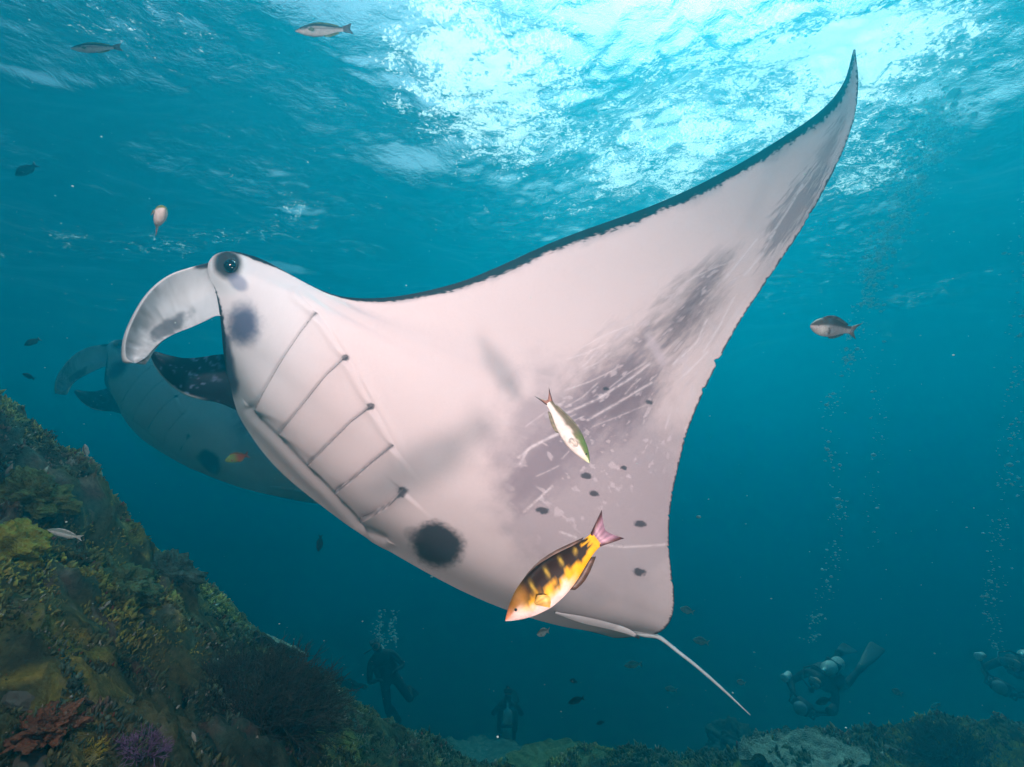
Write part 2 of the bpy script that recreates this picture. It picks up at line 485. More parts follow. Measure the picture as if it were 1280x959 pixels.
    # black upper side wrapping round the leading edge, with a frayed border
    wid = np.interp(s, [0, 4.55, 4.75, 5.0, 5.3, 6, 8, 11, 12.6, 13.4, 14], [0, 0, 8, 16, 15, 12, 11.5, 11, 9, 5, 2])
    mixin((0.20, 0.22, 0.25), 0.40 * sm(wid + 9 + 5 * rag - dl, 0, 12) * (wid > 0.3))
    mixin((0.008, 0.010, 0.013), sm(wid + 2.6 * fine * (wid > 0.5) + 1.5 * rag * (wid > .5) - dl, -1.2, 2.2) * (wid > 0.3))
    wf = np.interp(s, [0, 1.5, 2.6, 3.1, 3.4], [7, 9, 7, 3, 0])
    mixin((0.015, 0.02, 0.03), sm(wf + 1.5 * fine - dl, -1, 3) * (s < 3.4))
    wt = np.interp(s, [0, 0.6, 1.2, 5, 13, 14], [0, 3.0, 2.6, 2.4, 2.0, 1.5])
    mixin((0.03, 0.032, 0.045), 0.92 * sm(wt + 1.6 * (fbm(s * 22, s * 0 + 3, octaves=2, seed=2)) - dt, -1.0, 1.2))
    # gill slits
    for g in GILLS:
        d, sd, run = seg_dist(uv, g)
        w = np.interp(run, [0, 0.06, 0.3, 0.85, 1], [2.0, 1.5, 0.85, 0.95, 1.3])
        lim = (run > 0.0) & (run < 1.0)
        mixin((0.05, 0.04, 0.045), (0.92 + 0.15 * rag) * np.exp(-(d / (w * 1.15)) ** 2) * lim)
        mixin((0.36, 0.32, 0.33), 0.35 * np.exp(-(d / 5.0) ** 2) * lim * (sd > 0))
    return base

def manta_relief(uv):
    """height (metres, outwards) of gill flaps and folds"""
    h = np.zeros(len(uv))
    for g in GILLS:
        d, sd, run = seg_dist(uv, g)
        mask = sm(run, 0.0, 0.07) * (1 - sm(run, 0.93, 1.0))
        up = 0.017 * np.exp(-d / 18.0) * (sd < 0)           # raised hind edge of each flap
        dn = -0.011 * np.exp(-d / 9.0) * (sd >= 0)
        h += mask * np.where(sd < 0, up, dn)
    inner = [(312, 512), (318, 521), (347, 549), (383, 587), (417, 620), (449, 654), (480, 672)]
    d, sd, run = seg_dist(uv, inner)
    h += -0.008 * np.exp(-(d / 4.5) ** 2) + 0.004 * np.exp(-((d - 9) / 6.0) ** 2) * (sd > 0)
    outer = [(374, 368), (398, 391), (434, 446), (468, 509), (494, 556), (508, 612)]
    d, sd, run = seg_dist(uv, outer)
    h += 0.006 * np.exp(-((d - 5) / 6.0) ** 2) * sm(1 - run, 0, 0.4)
    # brow bulge that carries the eye
    h += 0.055 * np.exp(-ell(uv, 284, 335, 24, 24) ** 2) - 0.03 * np.exp(-ell(uv, 289, 334, 11, 11) ** 2)
    return h

MAT_MANTA = tint_mat('manta_skin', rough=0.55, spec=0.14, nscale=160.0, namt=0.06, bump=0.12, bdist=0.002)
MAT_MANTA_FAR = MAT_MANTA
MAT_EYE = simple_mat('wet_black_eye', (0.006, 0.006, 0.008), rough=0.12, noise_amt=0.1, spec=0.6)

def normals_grid(P):
    du = np.gradient(P, axis=0); dv = np.gradient(P, axis=1)
    n = np.cross(du, dv)
    return n / (np.linalg.norm(n, axis=-1, keepdims=True) + 1e-12)

def tube(points, radii, sides=10):
    """closed tapering tube as (verts, faces)"""
    pts = [Vector(p) for p in points]; V = []; Fc = []
    ref = Vector((0.13, 0.31, 0.94))
    for i, p in enumerate(pts):
        t = (pts[min(i + 1, len(pts) - 1)] - pts[max(i - 1, 0)]).normalized()
        u = t.cross(ref).normalized(); w = t.cross(u)
        for k in range(sides):
            an = 2 * math.pi * k / sides
            V.append(p + (u * math.cos(an) + w * math.sin(an)) * radii[i])
    for i in range(len(pts) - 1):
        for k in range(sides):
            k2 = (k + 1) % sides
            Fc.append((i * sides + k, i * sides + k2, (i + 1) * sides + k2, (i + 1) * sides + k))
    Fc.append(tuple(range(sides))[::-1]); Fc.append(tuple(range((len(pts) - 1) * sides, len(pts) * sides)))
    return V, Fc

def sheet(outer, inner, d_out, d_in, n=60, m=28, thick=0.012, curl=0.0):
    """curled lobe between two pixel edges, with thickness; returns camera-space verts, quads, uv pixels, params"""
    O = spline_rows(np.array([(u, v, d) for (u, v), d in zip(outer, d_out)], float), n)
    I = spline_rows(np.array([(u, v, d) for (u, v), d in zip(inner, d_in)], float), n)
    w = np.linspace(0, 1, m)[None, :, None]
    G = O[:, None] * (1 - w) + I[:, None] * w
    G[..., 2] += curl * np.sin(math.pi * w[..., 0])
    P = cam_pts(G[..., :2], G[..., 2])
    N = normals_grid(P)
    if N[..., 2].mean() < 0: N = -N
    ed = np.sin(math.pi * np.clip(np.linspace(0, 1, m), 0, 1)) ** 0.5
    le = np.clip(np.minimum(np.linspace(0, 1, n) * 30 + 1, (1 - np.linspace(0, 1, n)) * 12), 0, 1)
    th = thick * ed[None, :] * le[:, None] + 0.0006
    B = P - N * th[..., None]
    V = np.concatenate([P.reshape(-1, 3), B.reshape(-1, 3)])
    q = grid_quads(n, m); k = n * m
    Q = [q[:, ::-1], q + k]
    def rim(idx):
        idx = np.array(idx); return np.stack([idx[:-1], idx[1:], idx[1:] + k, idx[:-1] + k], -1)
    Q += [rim([i * m for i in range(n)]), rim([i * m + m - 1 for i in range(n)]), rim(list(range(m))), rim([(n - 1) * m + j for j in range(m)])]
    par = np.stack(np.meshgrid(np.linspace(0, 1, n), np.linspace(0, 1, m), indexing='ij'), -1).reshape(-1, 2)
    return V, np.concatenate(Q), np.concatenate([G[..., :2].reshape(-1, 2)] * 2), np.concatenate([par, par])

def build_manta(NU, NV, label, bend=0.0, place=None, group=None, scale=1.0):
    G, s, (p0, a, b, c, ns, vd) = manta_geometry(NU, NV)
    uv = G[..., :2].copy()
    tgrid = np.tile(np.linspace(0, 1, NV)[None, :], (NU, 1)); sgrid = np.tile(s[:, None], (1, NV))
    chord = np.linalg.norm(uv[:, -1] - uv[:, 0], axis=-1)[:, None] * np.ones((1, NV))
    # nicks in the hind margin
    nick = np.zeros(NU)
    for sn, dep in [(3.35, 3.5), (4.1, 2.5), (4.9, 3.0), (5.4, 2.0), (6.5, 2.5), (7.3, 3.0), (7.65, 6.0), (9.0, 1.8), (10.2, 2.0)]:
        nick += dep * np.exp(-((s - sn) / 0.025) ** 2)
    nick += 0.8 * np.abs(fbm(s * 14, s * 0, octaves=2, seed=3)) * sm(s, 2.5, 3.5) * (1 - sm(s, 12.5, 13.5))
    dirn = uv[:, 0] - uv[:, -1]; dirn /= np.linalg.norm(dirn, axis=-1, keepdims=True) + 1e-9
    fall = np.exp(-(1 - tgrid) * chord / 9.0)
    uv2 = uv + dirn[:, None] * (nick[:, None] * fall)[..., None]
    P = cam_pts(uv2, G[..., 2])
    N = normals_grid(P)
    if (N @ np.array([0, 0, 1.0])).mean() < 0: N = -N
    flat = uv.reshape(-1, 2)
    h = manta_relief(flat).reshape(NU, NV)
    # gentle muscle undulation of the wing
    h += 0.006 * fbm(sgrid * 1.1, tgrid * 4, octaves=2, seed=40) * sm(sgrid, 4.5, 6) * (1 - sm(sgrid, 11, 13))
    edge = np.clip(np.minimum(tgrid, 1 - tgrid) * 12, 0, 1)
    eyez = np.exp(-((uv[..., 0] - 284) / 40) ** 2 - ((uv[..., 1] - 335) / 40) ** 2)
    h = h * np.maximum(edge, eyez)
    h[0] = h[1]
    PV = P + N * h[..., None]
    # keep the midline on the sagittal plane
    PV[0] -= ((PV[0] - p0) @ ns)[:, None] * ns
    # dorsal side
    thick_s = np.interp(s, [0, 2, 4, 5, 6, 7.5, 9, 11, 13, 14], [0.40, 0.37, 0.27, 0.21, 0.16, 0.10, 0.06, 0.032, 0.014, 0.003])
    prof = (tgrid ** 0.42) * (1 - tgrid) ** 0.85 * 1.75
    jd = np.unique(np.round(np.linspace(0, NV - 1, 70) ** 1).astype(int)); jd[-1] = NV - 1
    Nd = N.copy()
    wgt = (1 - sm(sgrid, 0, 3))[..., None]
    Nd = Nd * (1 - wgt) + vd * wgt
    Nd /= np.linalg.norm(Nd, axis=-1, keepdims=True)
    PD = (P - Nd * (thick_s[:, None] * prof)[..., None])[:, jd]
    PD[0] -= ((PD[0] - p0) @ ns)[:, None] * ns
    col_v = manta_paint(flat, sgrid.ravel(), tgrid.ravel(), chord.ravel())
    cd = np.tile(np.array([0.020, 0.024, 0.030]), (PD.shape[0] * PD.shape[1], 1))
    # pale shoulder patches on the back
    uvd = uv[:, jd].reshape(-1, 2)
    cd += (sm(1.1 - ell(uvd, 470, 440, 95, 34, 35), 0, 0.5) * 0.45)[:, None] * np.array([1, 1, 1.0])
    iu = np.unique(np.concatenate([np.arange(0, NU, 3), [NU - 1]]))
    def mirror(X): return X - 2 * ((X - p0) @ ns)[..., None] * ns
    blocks = []
    qv = grid_quads(NU, NV)
    blocks.append((PV.reshape(-1, 3), qv, col_v))
    qd = grid_quads(NU, len(jd))
    blocks.append((PD.reshape(-1, 3), qd[:, ::-1], cd))
    jm = np.unique(np.concatenate([np.arange(0, NV, 2), [NV - 1]]))
    MV = mirror(PV[iu][:, jm]); qm = grid_quads(len(iu), len(jm))
    blocks.append((MV.reshape(-1, 3), qm[:, ::-1], col_v.reshape(NU, NV, 3)[iu][:, jm].reshape(-1, 3)))
    MD = mirror(PD[iu]); qmd = grid_quads(len(iu), len(jd))
    blocks.append((MD.reshape(-1, 3), qmd, cd.reshape(NU, len(jd), 3)[iu].reshape(-1, 3)))
    V, Q, C, off = [], [], [], 0
    for v_, q_, c_ in blocks:
        V.append(v_); Q.append(q_ + off); C.append(c_); off += len(v_)
    V = np.concatenate(V); Q = np.concatenate(Q); C = np.concatenate(C)

    org = cam_pts(np.array([560.0, 600.0]), np.array(2.05))
    def xf(X):
        X = np.asarray(X, float) - org
        o2 = p0 - org
        if bend:
            lat = (X - o2) @ ns; al = (X - o2) @ a; ve = (X - o2) @ vd
            x0 = 0.30; ex = np.clip(np.abs(lat) - x0, 0, None)
            ang = bend * np.clip(ex / 0.7, 0, 1.15) * (lat > 0)
            # roll the wing down about the body axis
            rad_l = np.abs(lat)
            piv = x0
            dl_ = np.where(rad_l > piv, rad_l - piv, 0); ve0 = ve
            nl = np.where(rad_l > piv, piv + dl_ * np.cos(ang) - ve0 * 0 * np.sin(ang), rad_l)
            # rotate (lateral, ventral) offsets about (piv, 0)
            nl = np.where(rad_l > piv, piv + dl_ * np.cos(ang) - ve0 * np.sin(ang), rad_l)
            nv = np.where(rad_l > piv, dl_ * np.sin(ang) + ve0 * np.cos(ang), ve0)
            X = o2 + np.outer(al, a).reshape(X.shape) + (np.sign(lat) * nl)[..., None] * ns + nv[..., None] * vd
        return X
    root = empty('manta_ray')
    tag(root, label, 'manta ray', group)
    if place is None:
        rotm = Matrix.Identity(3); loc = Vector(org)
    else:
        rotm, loc = place
    root.matrix_world = (CAM @ rotm).to_4x4()
    root.location = CAM @ loc
    root.scale = (scale,) * 3
    mat = MAT_MANTA
    body = np_mesh('body', xf(V), Q, mat, root, True, C)
    bm = bmesh.new(); bm.from_mesh(body.data)
    bmesh.ops.remove_doubles(bm, verts=bm.verts, dist=0.0004)
    bm.to_mesh(body.data); bm.free()
    body.data.update()

    # --- cephalic fins
    def fin_colour(uvp, par, dark):
        n = len(uvp)
        f1 = fbm(uvp[:, 0] * 0.12, uvp[:, 1] * 0.12, octaves=4, seed=12)
        rays = fbm(par[:, 0] * 34, par[:, 1] * 2.5, octaves=3, seed=15)
        if dark:
            c = np.tile(np.array([0.012, 0.015, 0.024]), (n, 1))
            w = 0.8 * sm(f1 + 0.5 * fbm(uvp[:, 0] * 0.3, uvp[:, 1] * 0.3, octaves=3, seed=33), 0.55, 0.95) * sm(par[:, 0], 0.05, 0.3)
            c = c * (1 - w[:, None]) + np.array([0.16, 0.26, 0.42]) * w[:, None]
            w = np.clip(sm(0.06 - np.minimum(par[:, 1], 1.0), 0, 0.05) * sm(par[:, 0], 0.2, 0.35), 0, 1)
            return c * (1 - w[:, None]) + np.array([0.72, 0.76, 0.78]) * w[:, None]
        c = np.tile(np.array([0.52, 0.57, 0.60]), (n, 1))
        c *= (1 + 0.30 * np.clip(rays, -1, 1) * sm(par[:, 0], 0.1, 0.5))[:, None]
        w = 0.75 * sm(1.15 - ell(uvp, 212, 408, 34, 11, -32) + 0.3 * f1, 0, 0.6)
        c = c * (1 - w[:, None]) + np.array([0.07, 0.085, 0.11]) * w[:, None]
        w = 0.6 * sm(1.1 - ell(uvp, 236, 360, 34, 26, -30), 0, 0.6)
        c = c * (1 - w[:, None]) + np.array([0.68, 0.72, 0.74]) * w[:, None]
        w = sm(0.05 - par[:, 1], 0, 0.04) * 0.8
        c = c * (1 - w[:, None]) + np.array([0.74, 0.80, 0.82]) * w[:, None]
        w = sm(1.1 - ell(uvp, 256, 331, 17, 5, -14), 0, 0.5)
        return c * (1 - w[:, None]) + np.array([0.03, 0.035, 0.05]) * w[:, None]
    V1, Q1, U1, A1 = sheet([(284, 322), (262, 328), (240, 334), (212, 344), (188, 364), (170, 392), (158, 422), (157, 445), (166, 454)],
                           [(284, 396), (270, 395), (255, 402), (237, 410), (219, 417), (203, 426), (192, 436), (182, 447), (170, 454)],
                           [1.97, 1.94, 1.91, 1.88, 1.86, 1.86, 1.87, 1.89, 1.90], [1.96, 1.95, 1.94, 1.95, 1.96, 1.96, 1.95, 1.93, 1.905], thick=0.035, curl=0.035)
    np_mesh('cephalic_fin', xf(V1), Q1, mat, root, True, fin_colour(U1, A1, False))
    V2, Q2, U2, A2 = sheet([(302, 516), (274, 504), (248, 499), (226, 491), (207, 476), (194, 459), (188, 445), (191, 440)],
                           [(302, 444), (276, 443), (254, 446), (236, 448), (220, 446), (207, 443), (197, 440), (192, 439.5)],
                           [2.34, 2.33, 2.31, 2.29, 2.27, 2.26, 2.25, 2.25], [2.36, 2.35, 2.32, 2.29, 2.28, 2.26, 2.25, 2.25], thick=0.03, curl=-0.03)
    f2 = np_mesh('cephalic_fin', xf(V2), Q2, mat, root, True, fin_colour(U2, A2, True))
    f2['label'] = 'black cephalic fin with thin white rim'
    # --- eye
    ec = cam_pts(np.array([288.0, 333.0]), np.array(1.905))
    bm = bmesh.new(); bmesh.ops.create_uvsphere(bm, u_segments=24, v_segments=14, radius=0.024)
    ev = np.array([v.co[:] for v in bm.verts]) * np.array([1, 1.1, 0.8]) + ec
    ef = [tuple(v.index for v in f.verts) for f in bm.faces]; bm.free()
    mesh_obj('eye', xf(ev), ef, MAT_EYE, root)
    em = mirror(ev); mesh_obj('eye', xf(em), [f[::-1] for f in ef], MAT_EYE, root)
    # --- mouth: dark slot across the front of the head
    mv, mf = [], []
    mp = [PV[int(k), 0] for k in np.linspace(0, np.searchsorted(s, 3.0), 12)]
    line = [mirror(p) for p in mp[::-1]] + mp[1:]
    for k, p in enumerate(line):
        w = math.sin(math.pi * k / (len(line) - 1)) ** 0.6
        q = p + a * 0.006
        for ww, aa in ((0.0, -0.004), (-0.05 * w, -0.012), (-0.10 * w, 0.004), (-0.05 * w, 0.10 * w)):
            mv.append(q + vd * ww + a * aa)
    for k in range(len(line) - 1):
        for j in range(4):
            j2 = (j + 1) % 4
            mf.append((k * 4 + j, k * 4 + j2, k * 4 + 4 + j2, k * 4 + 4 + j))
    mesh_obj('mouth', xf(mv), mf, MAT_EYE, root)
    # --- pelvic fins, dorsal fin, tail
    for side in (0, 1):
        Vp, Qp, Up, Ap = sheet([(694, 768), (725, 779), (755, 786), (780, 792), (799, 799)], [(694, 765), (728, 770), (762, 778), (786, 786), (800, 797)],
                               [1.99, 1.965, 1.955, 1.955, 1.96], [1.985, 1.955, 1.945, 1.95, 1.96], n=30, m=10, thick=0.009, curl=-0.004)
        Cp = np.tile(np.array([0.50, 0.47, 0.47]), (len(Vp), 1))
        Cp[Ap[:, 0] > 0.62] = (0.66, 0.64, 0.64); Cp[Ap[:, 0] > 0.9] = (0.05, 0.05, 0.06)
        Vp = mirror(Vp) - vd * 0.07 if side else Vp
        np_mesh('pelvic_fin', xf(Vp), Qp, mat, root, True, Cp)
    tb = cam_pts(np.array([796.0, 790.0]), np.array(2.01))
    db = tb - vd * 0.05 - a * 0.16
    dfv = []
    for i in range(9):
        f = i / 8
        hgt = 0.085 * math.sin(math.pi * min(1, f * 0.75 + 0.05)) * (f ** 0.6)
        for sd in (-1, 1):
            dfv += [db + a * (0.16 * f) + ns * 0.010 * sd * math.sin(math.pi * (0.1 + 0.8 * f)) - vd * -0.02, db + a * (0.16 * f + hgt * 0.5) - vd * hgt + ns * 0.001 * sd]
    dff = []
    for i in range(8):
        o = i * 4
        dff += [(o, o + 4, o + 5, o + 1), (o + 2, o + 3, o + 7, o + 6), (o + 1, o + 5, o + 7, o + 3)]
    mesh_obj('dorsal_fin', xf(dfv), dff, simple_mat('manta_back', (0.02, 0.024, 0.03), 0.5), root)
    tp = [cam_pts(np.array(q, float), np.array(d)) for q, d in [((792, 789), 2.01), ((806, 793), 1.99), ((822, 796), 1.97), ((833, 803), 1.95), ((848, 815), 1.93), ((866, 829), 1.90),
                                                                   ((886, 846), 1.87), ((906, 864), 1.84), ((922, 879), 1.82), ((938, 894), 1.80)]]
    tps = spline_rows(np.array(tp), 60)
    rad = np.interp(np.linspace(0, 1, 60), [0, 0.1, 0.2, 0.35, 0.7, 1], [0.012, 0.011, 0.0085, 0.0070, 0.0050, 0.0014])
    tv, tf = tube(xf(tps), rad, 8)
    mesh_obj('tail', tv, tf, simple_mat('manta_tail', (0.55, 0.60, 0.61), 0.5, 0.15, 30), root)
    return root
# ------------------------------------------------------------------ seabed and reef
def build_seabed():
    xs = np.linspace(-60, 60, 160); ys = np.linspace(-42, 82, 160)
    X, Y = np.meshgrid(xs, ys, indexing='ij')
    Z = -8.6 + 0.5 * fbm(X * 0.12, Y * 0.12, octaves=4, seed=50)
    V = np.stack([X, Y, Z], -1).reshape(-1, 3)
    m = simple_mat('silty_sand', (0.10, 0.095, 0.075), rough=0.9, noise_amt=0.4, scale=1.5, bump=0.3)
    tag(np_mesh('seabed', V, grid_quads(160, 160), m), 'deep silty seabed fading away below the reef', kind='structure')
build_seabed()

def w_of(u, v, d):
    p = px(u, v, d); return (p.x, p.y, p.z)

REEF_CTRL = [  # skyline of the slope, then points nearer the camera, then the drop-off behind
    w_of(0, 512, 2.6), w_of(100, 580, 2.9), w_of(200, 672, 3.2), w_of(300, 770, 3.5), w_of(400, 848, 4.0), w_of(500, 902, 4.5),
    w_of(600, 938, 5.0), w_of(700, 948, 5.6), w_of(790, 952, 5.6),
    w_of(860, 940, 4.8), w_of(930, 922, 4.4), w_of(1000, 924, 4.4), w_of(1130, 918, 4.5), w_of(1280, 908, 4.7),
    w_of(0, 700, 1.95), w_of(0, 840, 1.5), w_of(0, 959, 1.25), w_of(120, 959, 1.35), w_of(250, 959, 1.62), w_of(380, 959, 2.2), w_of(120, 780, 2.0), w_of(250, 850, 2.3),
    w_of(480, 959, 3.1), w_of(600, 975, 4.2), w_of(760, 985, 4.6), w_of(860, 975, 3.9), w_of(1000, 980, 3.4), w_of(1280, 980, 3.4), w_of(1150, 980, 3.4),
    (-5.0, 3.0, 1.1), (-4.2, 1.6, 0.7), (-3.0, 0.6, 0.0), (-1.6, 0.2, -1.0), (-0.5, 0.4, -1.9), (0.8, 1.0, -2.7), (2.5, 1.2, -2.5), (5.0, 1.2, -2.4), (7.5, 2.5, -2.5), (7.5, 5.0, -3.1),
    (-4.6, 4.6, 0.1), (-3.4, 4.6, -0.7), (-2.9, 6.2, -2.3), (-1.8, 6.4, -3.4), (-0.6, 7.0, -4.5), (1.0, 7.6, -5.4), (3.0, 6.6, -4.6), (5.5, 6.8, -4.6), (9.0, 7.0, -5.0),
    (-6.5, 6.0, -0.2), (-8.0, 3.0, 1.6), (-8.0, 0.0, 1.2), (-6.0, 9.0, -3.4), (-3.0, 10.0, -6.5), (1.0, 11.0, -8.2), (6.0, 10.5, -8.0), (10.5, 10.0, -8.4), (-9.5, 10.5, -4.5),
    (-9.5, -3.0, 0.6), (-4.0, -3.0, -1.0), (1.0, -3.0, -3.2), (6.0, -3.0, -2.8), (10.5, -2.5, -3.2), (10.5, 4.0, -3.8), (-9.0, 13.0, -8.8), (-2.0, 13.0, -9.4), (5.0, 13.0, -9.4), (10.5, 13.0, -9.4)]
_rc = np.array(REEF_CTRL)
def _tps(r): return np.where(r > 1e-9, r * r * np.log(r + 1e-12), 0)
_n = len(_rc)
_A = np.zeros((_n + 3, _n + 3))
_A[:_n, :_n] = _tps(np.linalg.norm(_rc[:, None, :2] - _rc[None, :, :2], axis=-1)) + np.eye(_n) * 0.01
_A[:_n, _n] = 1; _A[:_n, _n + 1:] = _rc[:, :2]; _A[_n, :_n] = 1; _A[_n + 1:, :_n] = _rc[:, :2].T
_W = np.linalg.solve(_A, np.concatenate([_rc[:, 2], [0, 0, 0]]))
def reef_base(x, y):
    x = np.asarray(x, float); y = np.asarray(y, float); sh = x.shape
    Pq = np.stack([x.ravel(), y.ravel()], -1); out = np.empty(len(Pq))
    for k in range(0, len(Pq), 40000):
        q = Pq[k:k + 40000]
        r = np.linalg.norm(q[:, None] - _rc[None, :, :2], axis=-1)
        out[k:k + 40000] = _tps(r) @ _W[:_n] + _W[_n] + q @ _W[_n + 1:]
    return out.reshape(sh)

def reef_detail(x, y):
    x = np.asarray(x, float); y = np.asarray(y, float)
    h = -0.10 + 0.14 * fbm(x * 1.1, y * 1.1, octaves=3, seed=60)
    lump = np.abs(fbm(x * 3.1 + 4, y * 3.1, octaves=3, seed=61))
    h += 0.13 * (0.6 - lump)
    h += 0.06 * (0.5 - np.abs(fbm(x * 8.5, y * 8.5, octaves=3, seed=62)))
    h += 0.026 * fbm(x * 24, y * 24, octaves=3, seed=63)
    return h

def reef_z(x, y):
    return reef_base(x, y) + reef_detail(x, y)

def reef_colour(x, y, z, seed=0):
    """living crust: olive turf, grey green algae, ochre, wine red and pale coralline patches"""
    f1 = fbm(x * 1.7, y * 1.7, z * 1.7, octaves=3, seed=70 + seed); f2 = fbm(x * 6, y * 6, z * 6, octaves=3, seed=71 + seed); f3 = fbm(x * 21, y * 21, z * 21, octaves=2, seed=72 + seed)
    c = np.tile(np.array([0.085, 0.095, 0.045]), (len(x), 1))
    def mi(col, w):
        nonlocal c
        w = np.clip(w, 0, 1)[:, None]; c = c * (1 - w) + np.array(col) * w
    mi((0.20, 0.20, 0.045), sm(f1 + 0.5 * f2, 0.15, 0.7))
    mi((0.06, 0.10, 0.075), sm(-f1 + 0.4 * f2, 0.25, 0.7))
    mi((0.13, 0.055, 0.040), 0.7 * sm(f2 - 0.3 * f1, 0.4, 0.8))
    mi((0.24, 0.24, 0.19), 0.6 * sm(f3 + 0.4 * f2, 0.55, 0.95))
    mi((0.32, 0.27, 0.05), 0.7 * sm(f3 - 0.35 * f2 + 0.6 * f1, 0.75, 1.05))
    mi((0.022, 0.026, 0.02), 0.7 * sm(-f2 - 0.5 * f3, 0.3, 0.8))
    return c

MAT_REEF = tint_mat('reef_crust', rough=0.9, spec=0.15, nscale=45.0, namt=0.45, bump=0.9, bdist=0.02)
MAT_TURF = tint_mat('reef_turf', rough=0.85, spec=0.15, nscale=70.0, namt=0.35, bump=0.0)

def build_reef():
    xs = axis(-3.6, 6.2, 0.017, -11, 11, 1.08)
    ys = axis(1.0, 6.6, 0.017, -3.5, 13.5, 1.08)
    X, Y = np.meshgrid(xs, ys, indexing='ij')
    # base on a coarse lattice, detail on the fine one
    xc = np.linspace(-11, 11, 200); yc = np.linspace(-3.5, 13.5, 160)
    B = reef_base(*np.meshgrid(xc, yc, indexing='ij'))
    fx = np.clip((X + 11) / 22 * 199, 0, 198.999); fy = np.clip((Y + 3.5) / 17 * 159, 0, 158.999)
    ix, iy = fx.astype(int), fy.astype(int); fx -= ix; fy -= iy
    Zb = B[ix, iy] * (1 - fx) * (1 - fy) + B[ix + 1, iy] * fx * (1 - fy) + B[ix, iy + 1] * (1 - fx) * fy + B[ix + 1, iy + 1] * fx * fy
    Z = Zb + reef_detail(X, Y)
    edge = np.minimum.reduce([(X + 11) / 2.0, (11 - X) / 2.0, (Y + 3.5) / 2.0, (13.5 - Y) / 2.0])
    Z = np.where(edge < 1, Z * np.clip(edge, 0, 1) + (-9.8) * (1 - np.clip(edge, 0, 1)), Z)
    Z = np.maximum(Z, -9.9)
    # break the heightfield look: push points sideways by noise
    X2 = X + 0.05 * fbm(X * 5, Y * 5, Z * 5, octaves=2, seed=80); Y2 = Y + 0.05 * fbm(X * 5 + 7, Y * 5, Z * 5, octaves=2, seed=81)
    V = np.stack([X2, Y2, Z], -1).reshape(-1, 3)
    C = reef_colour(V[:, 0], V[:, 1], V[:, 2])
    o = np_mesh('reef_slope', V, grid_quads(len(xs), len(ys)), MAT_REEF, None, True, C)
    tag(o, 'rocky reef slope overgrown with olive algae and small corals', kind='structure')
build_reef()

def rand_surface_points(n, rng, box, dens=None):
    x = rng.uniform(box[0], box[1], n); y = rng.uniform(box[2], box[3], n)
    z = reef_base(x, y) + reef_detail(x, y)
    e = 0.03
    nx = -(reef_base(x + e, y) - reef_base(x - e, y)) / (2 * e); ny = -(reef_base(x, y + e) - reef_base(x, y - e)) / (2 * e)
    N = np.stack([nx, ny, np.ones(n)], -1); N /= np.linalg.norm(N, axis=-1, keepdims=True)
    return np.stack([x, y, z], -1), N

def in_view(P, pad=200):
    C = P @ CAMN
    d = -C[:, 2]
    u = 640 + C[:, 0] / np.maximum(d, 1e-3) * F; v = 479.5 - C[:, 1] / np.maximum(d, 1e-3) * F
    return (d > 0.3) & (u > -pad) & (u < 1280 + pad) & (v > -pad) & (v < 959 + pad)

def build_turf():
    """short algae blades, hydroids and stubby branchlets that cover the slope"""
    rng = np.random.default_rng(7)
    P, N = rand_surface_points(620000, rng, (-4.5, 6.8, 0.9, 6.8))
    P2, N2 = rand_surface_points(170000, rng, (-3.2, 0.6, 0.8, 3.0)); P = np.concatenate([P, P2]); N = np.concatenate([N, N2])
    keep = in_view(P)
    clump = fbm(P[:, 0] * 4, P[:, 1] * 4, P[:, 2] * 4, octaves=3, seed=90)
    keep &= rng.uniform(-0.9, 0.7, len(P)) < clump
    P, N, clump = P[keep], N[keep], clump[keep]
    n = len(P)
    dist = np.linalg.norm(P, axis=1)
    size = np.minimum(rng.lognormal(0, 0.4, n), 1.9) * (0.0055 + 0.0021 * dist) * (0.8 + 0.6 * np.clip(clump, -0.5, 1))
    D = N + rng.normal(0, 0.55, (n, 3)); D[:, 2] += 0.35; D /= np.linalg.norm(D, axis=-1, keepdims=True)
    S = np.cross(D, rng.normal(0, 1, (n, 3))); S /= np.linalg.norm(S, axis=-1, keepdims=True)
    T = np.cross(D, S)
    w = size * rng.uniform(0.22, 0.6, n); L = size * rng.uniform(1.0, 2.0, n)
    base = P - N * 0.008
    # a bent blade: triangular base ring, mid ring, tip
    V = np.empty((n, 7, 3))
    for k in range(3):
        an = 2 * math.pi * k / 3
        off = (S * math.cos(an) + T * math.sin(an))
        V[:, k] = base + off * (w * 0.7)[:, None]
        V[:, 3 + k] = base + D * (L * 0.55)[:, None] + off * w[:, None]
    bend = rng.normal(0, 0.3, (n, 3))
    V[:, 6] = base + D * L[:, None] + bend * (L * 0.5)[:, None]
    tris = []
    for k in range(3):
        k2 = (k + 1) % 3
        tris += [(k, k2, 3 + k2), (k, 3 + k2, 3 + k), (3 + k, 3 + k2, 6)]
    tris = np.array(tris)
    Q = (np.arange(n)[:, None, None] * 7 + tris[None]).reshape(-1, 3)
    C = reef_colour(P[:, 0], P[:, 1], P[:, 2], 3) * rng.uniform(0.5, 1.7, (n, 1))
    odd = rng.uniform(0, 1, n)
    C[odd > 0.965] = np.array([0.34, 0.33, 0.28]); C[odd < 0.02] = np.array([0.20, 0.06, 0.05])
    C = np.repeat(np.clip(C, 0.005, 0.6), 7, 0)
    o = np_mesh('reef_turf', V.reshape(-1, 3), Q, MAT_TURF, None, True, C)
    tag(o, 'short algae and hydroid turf covering the reef slope', kind='stuff')
build_turf()

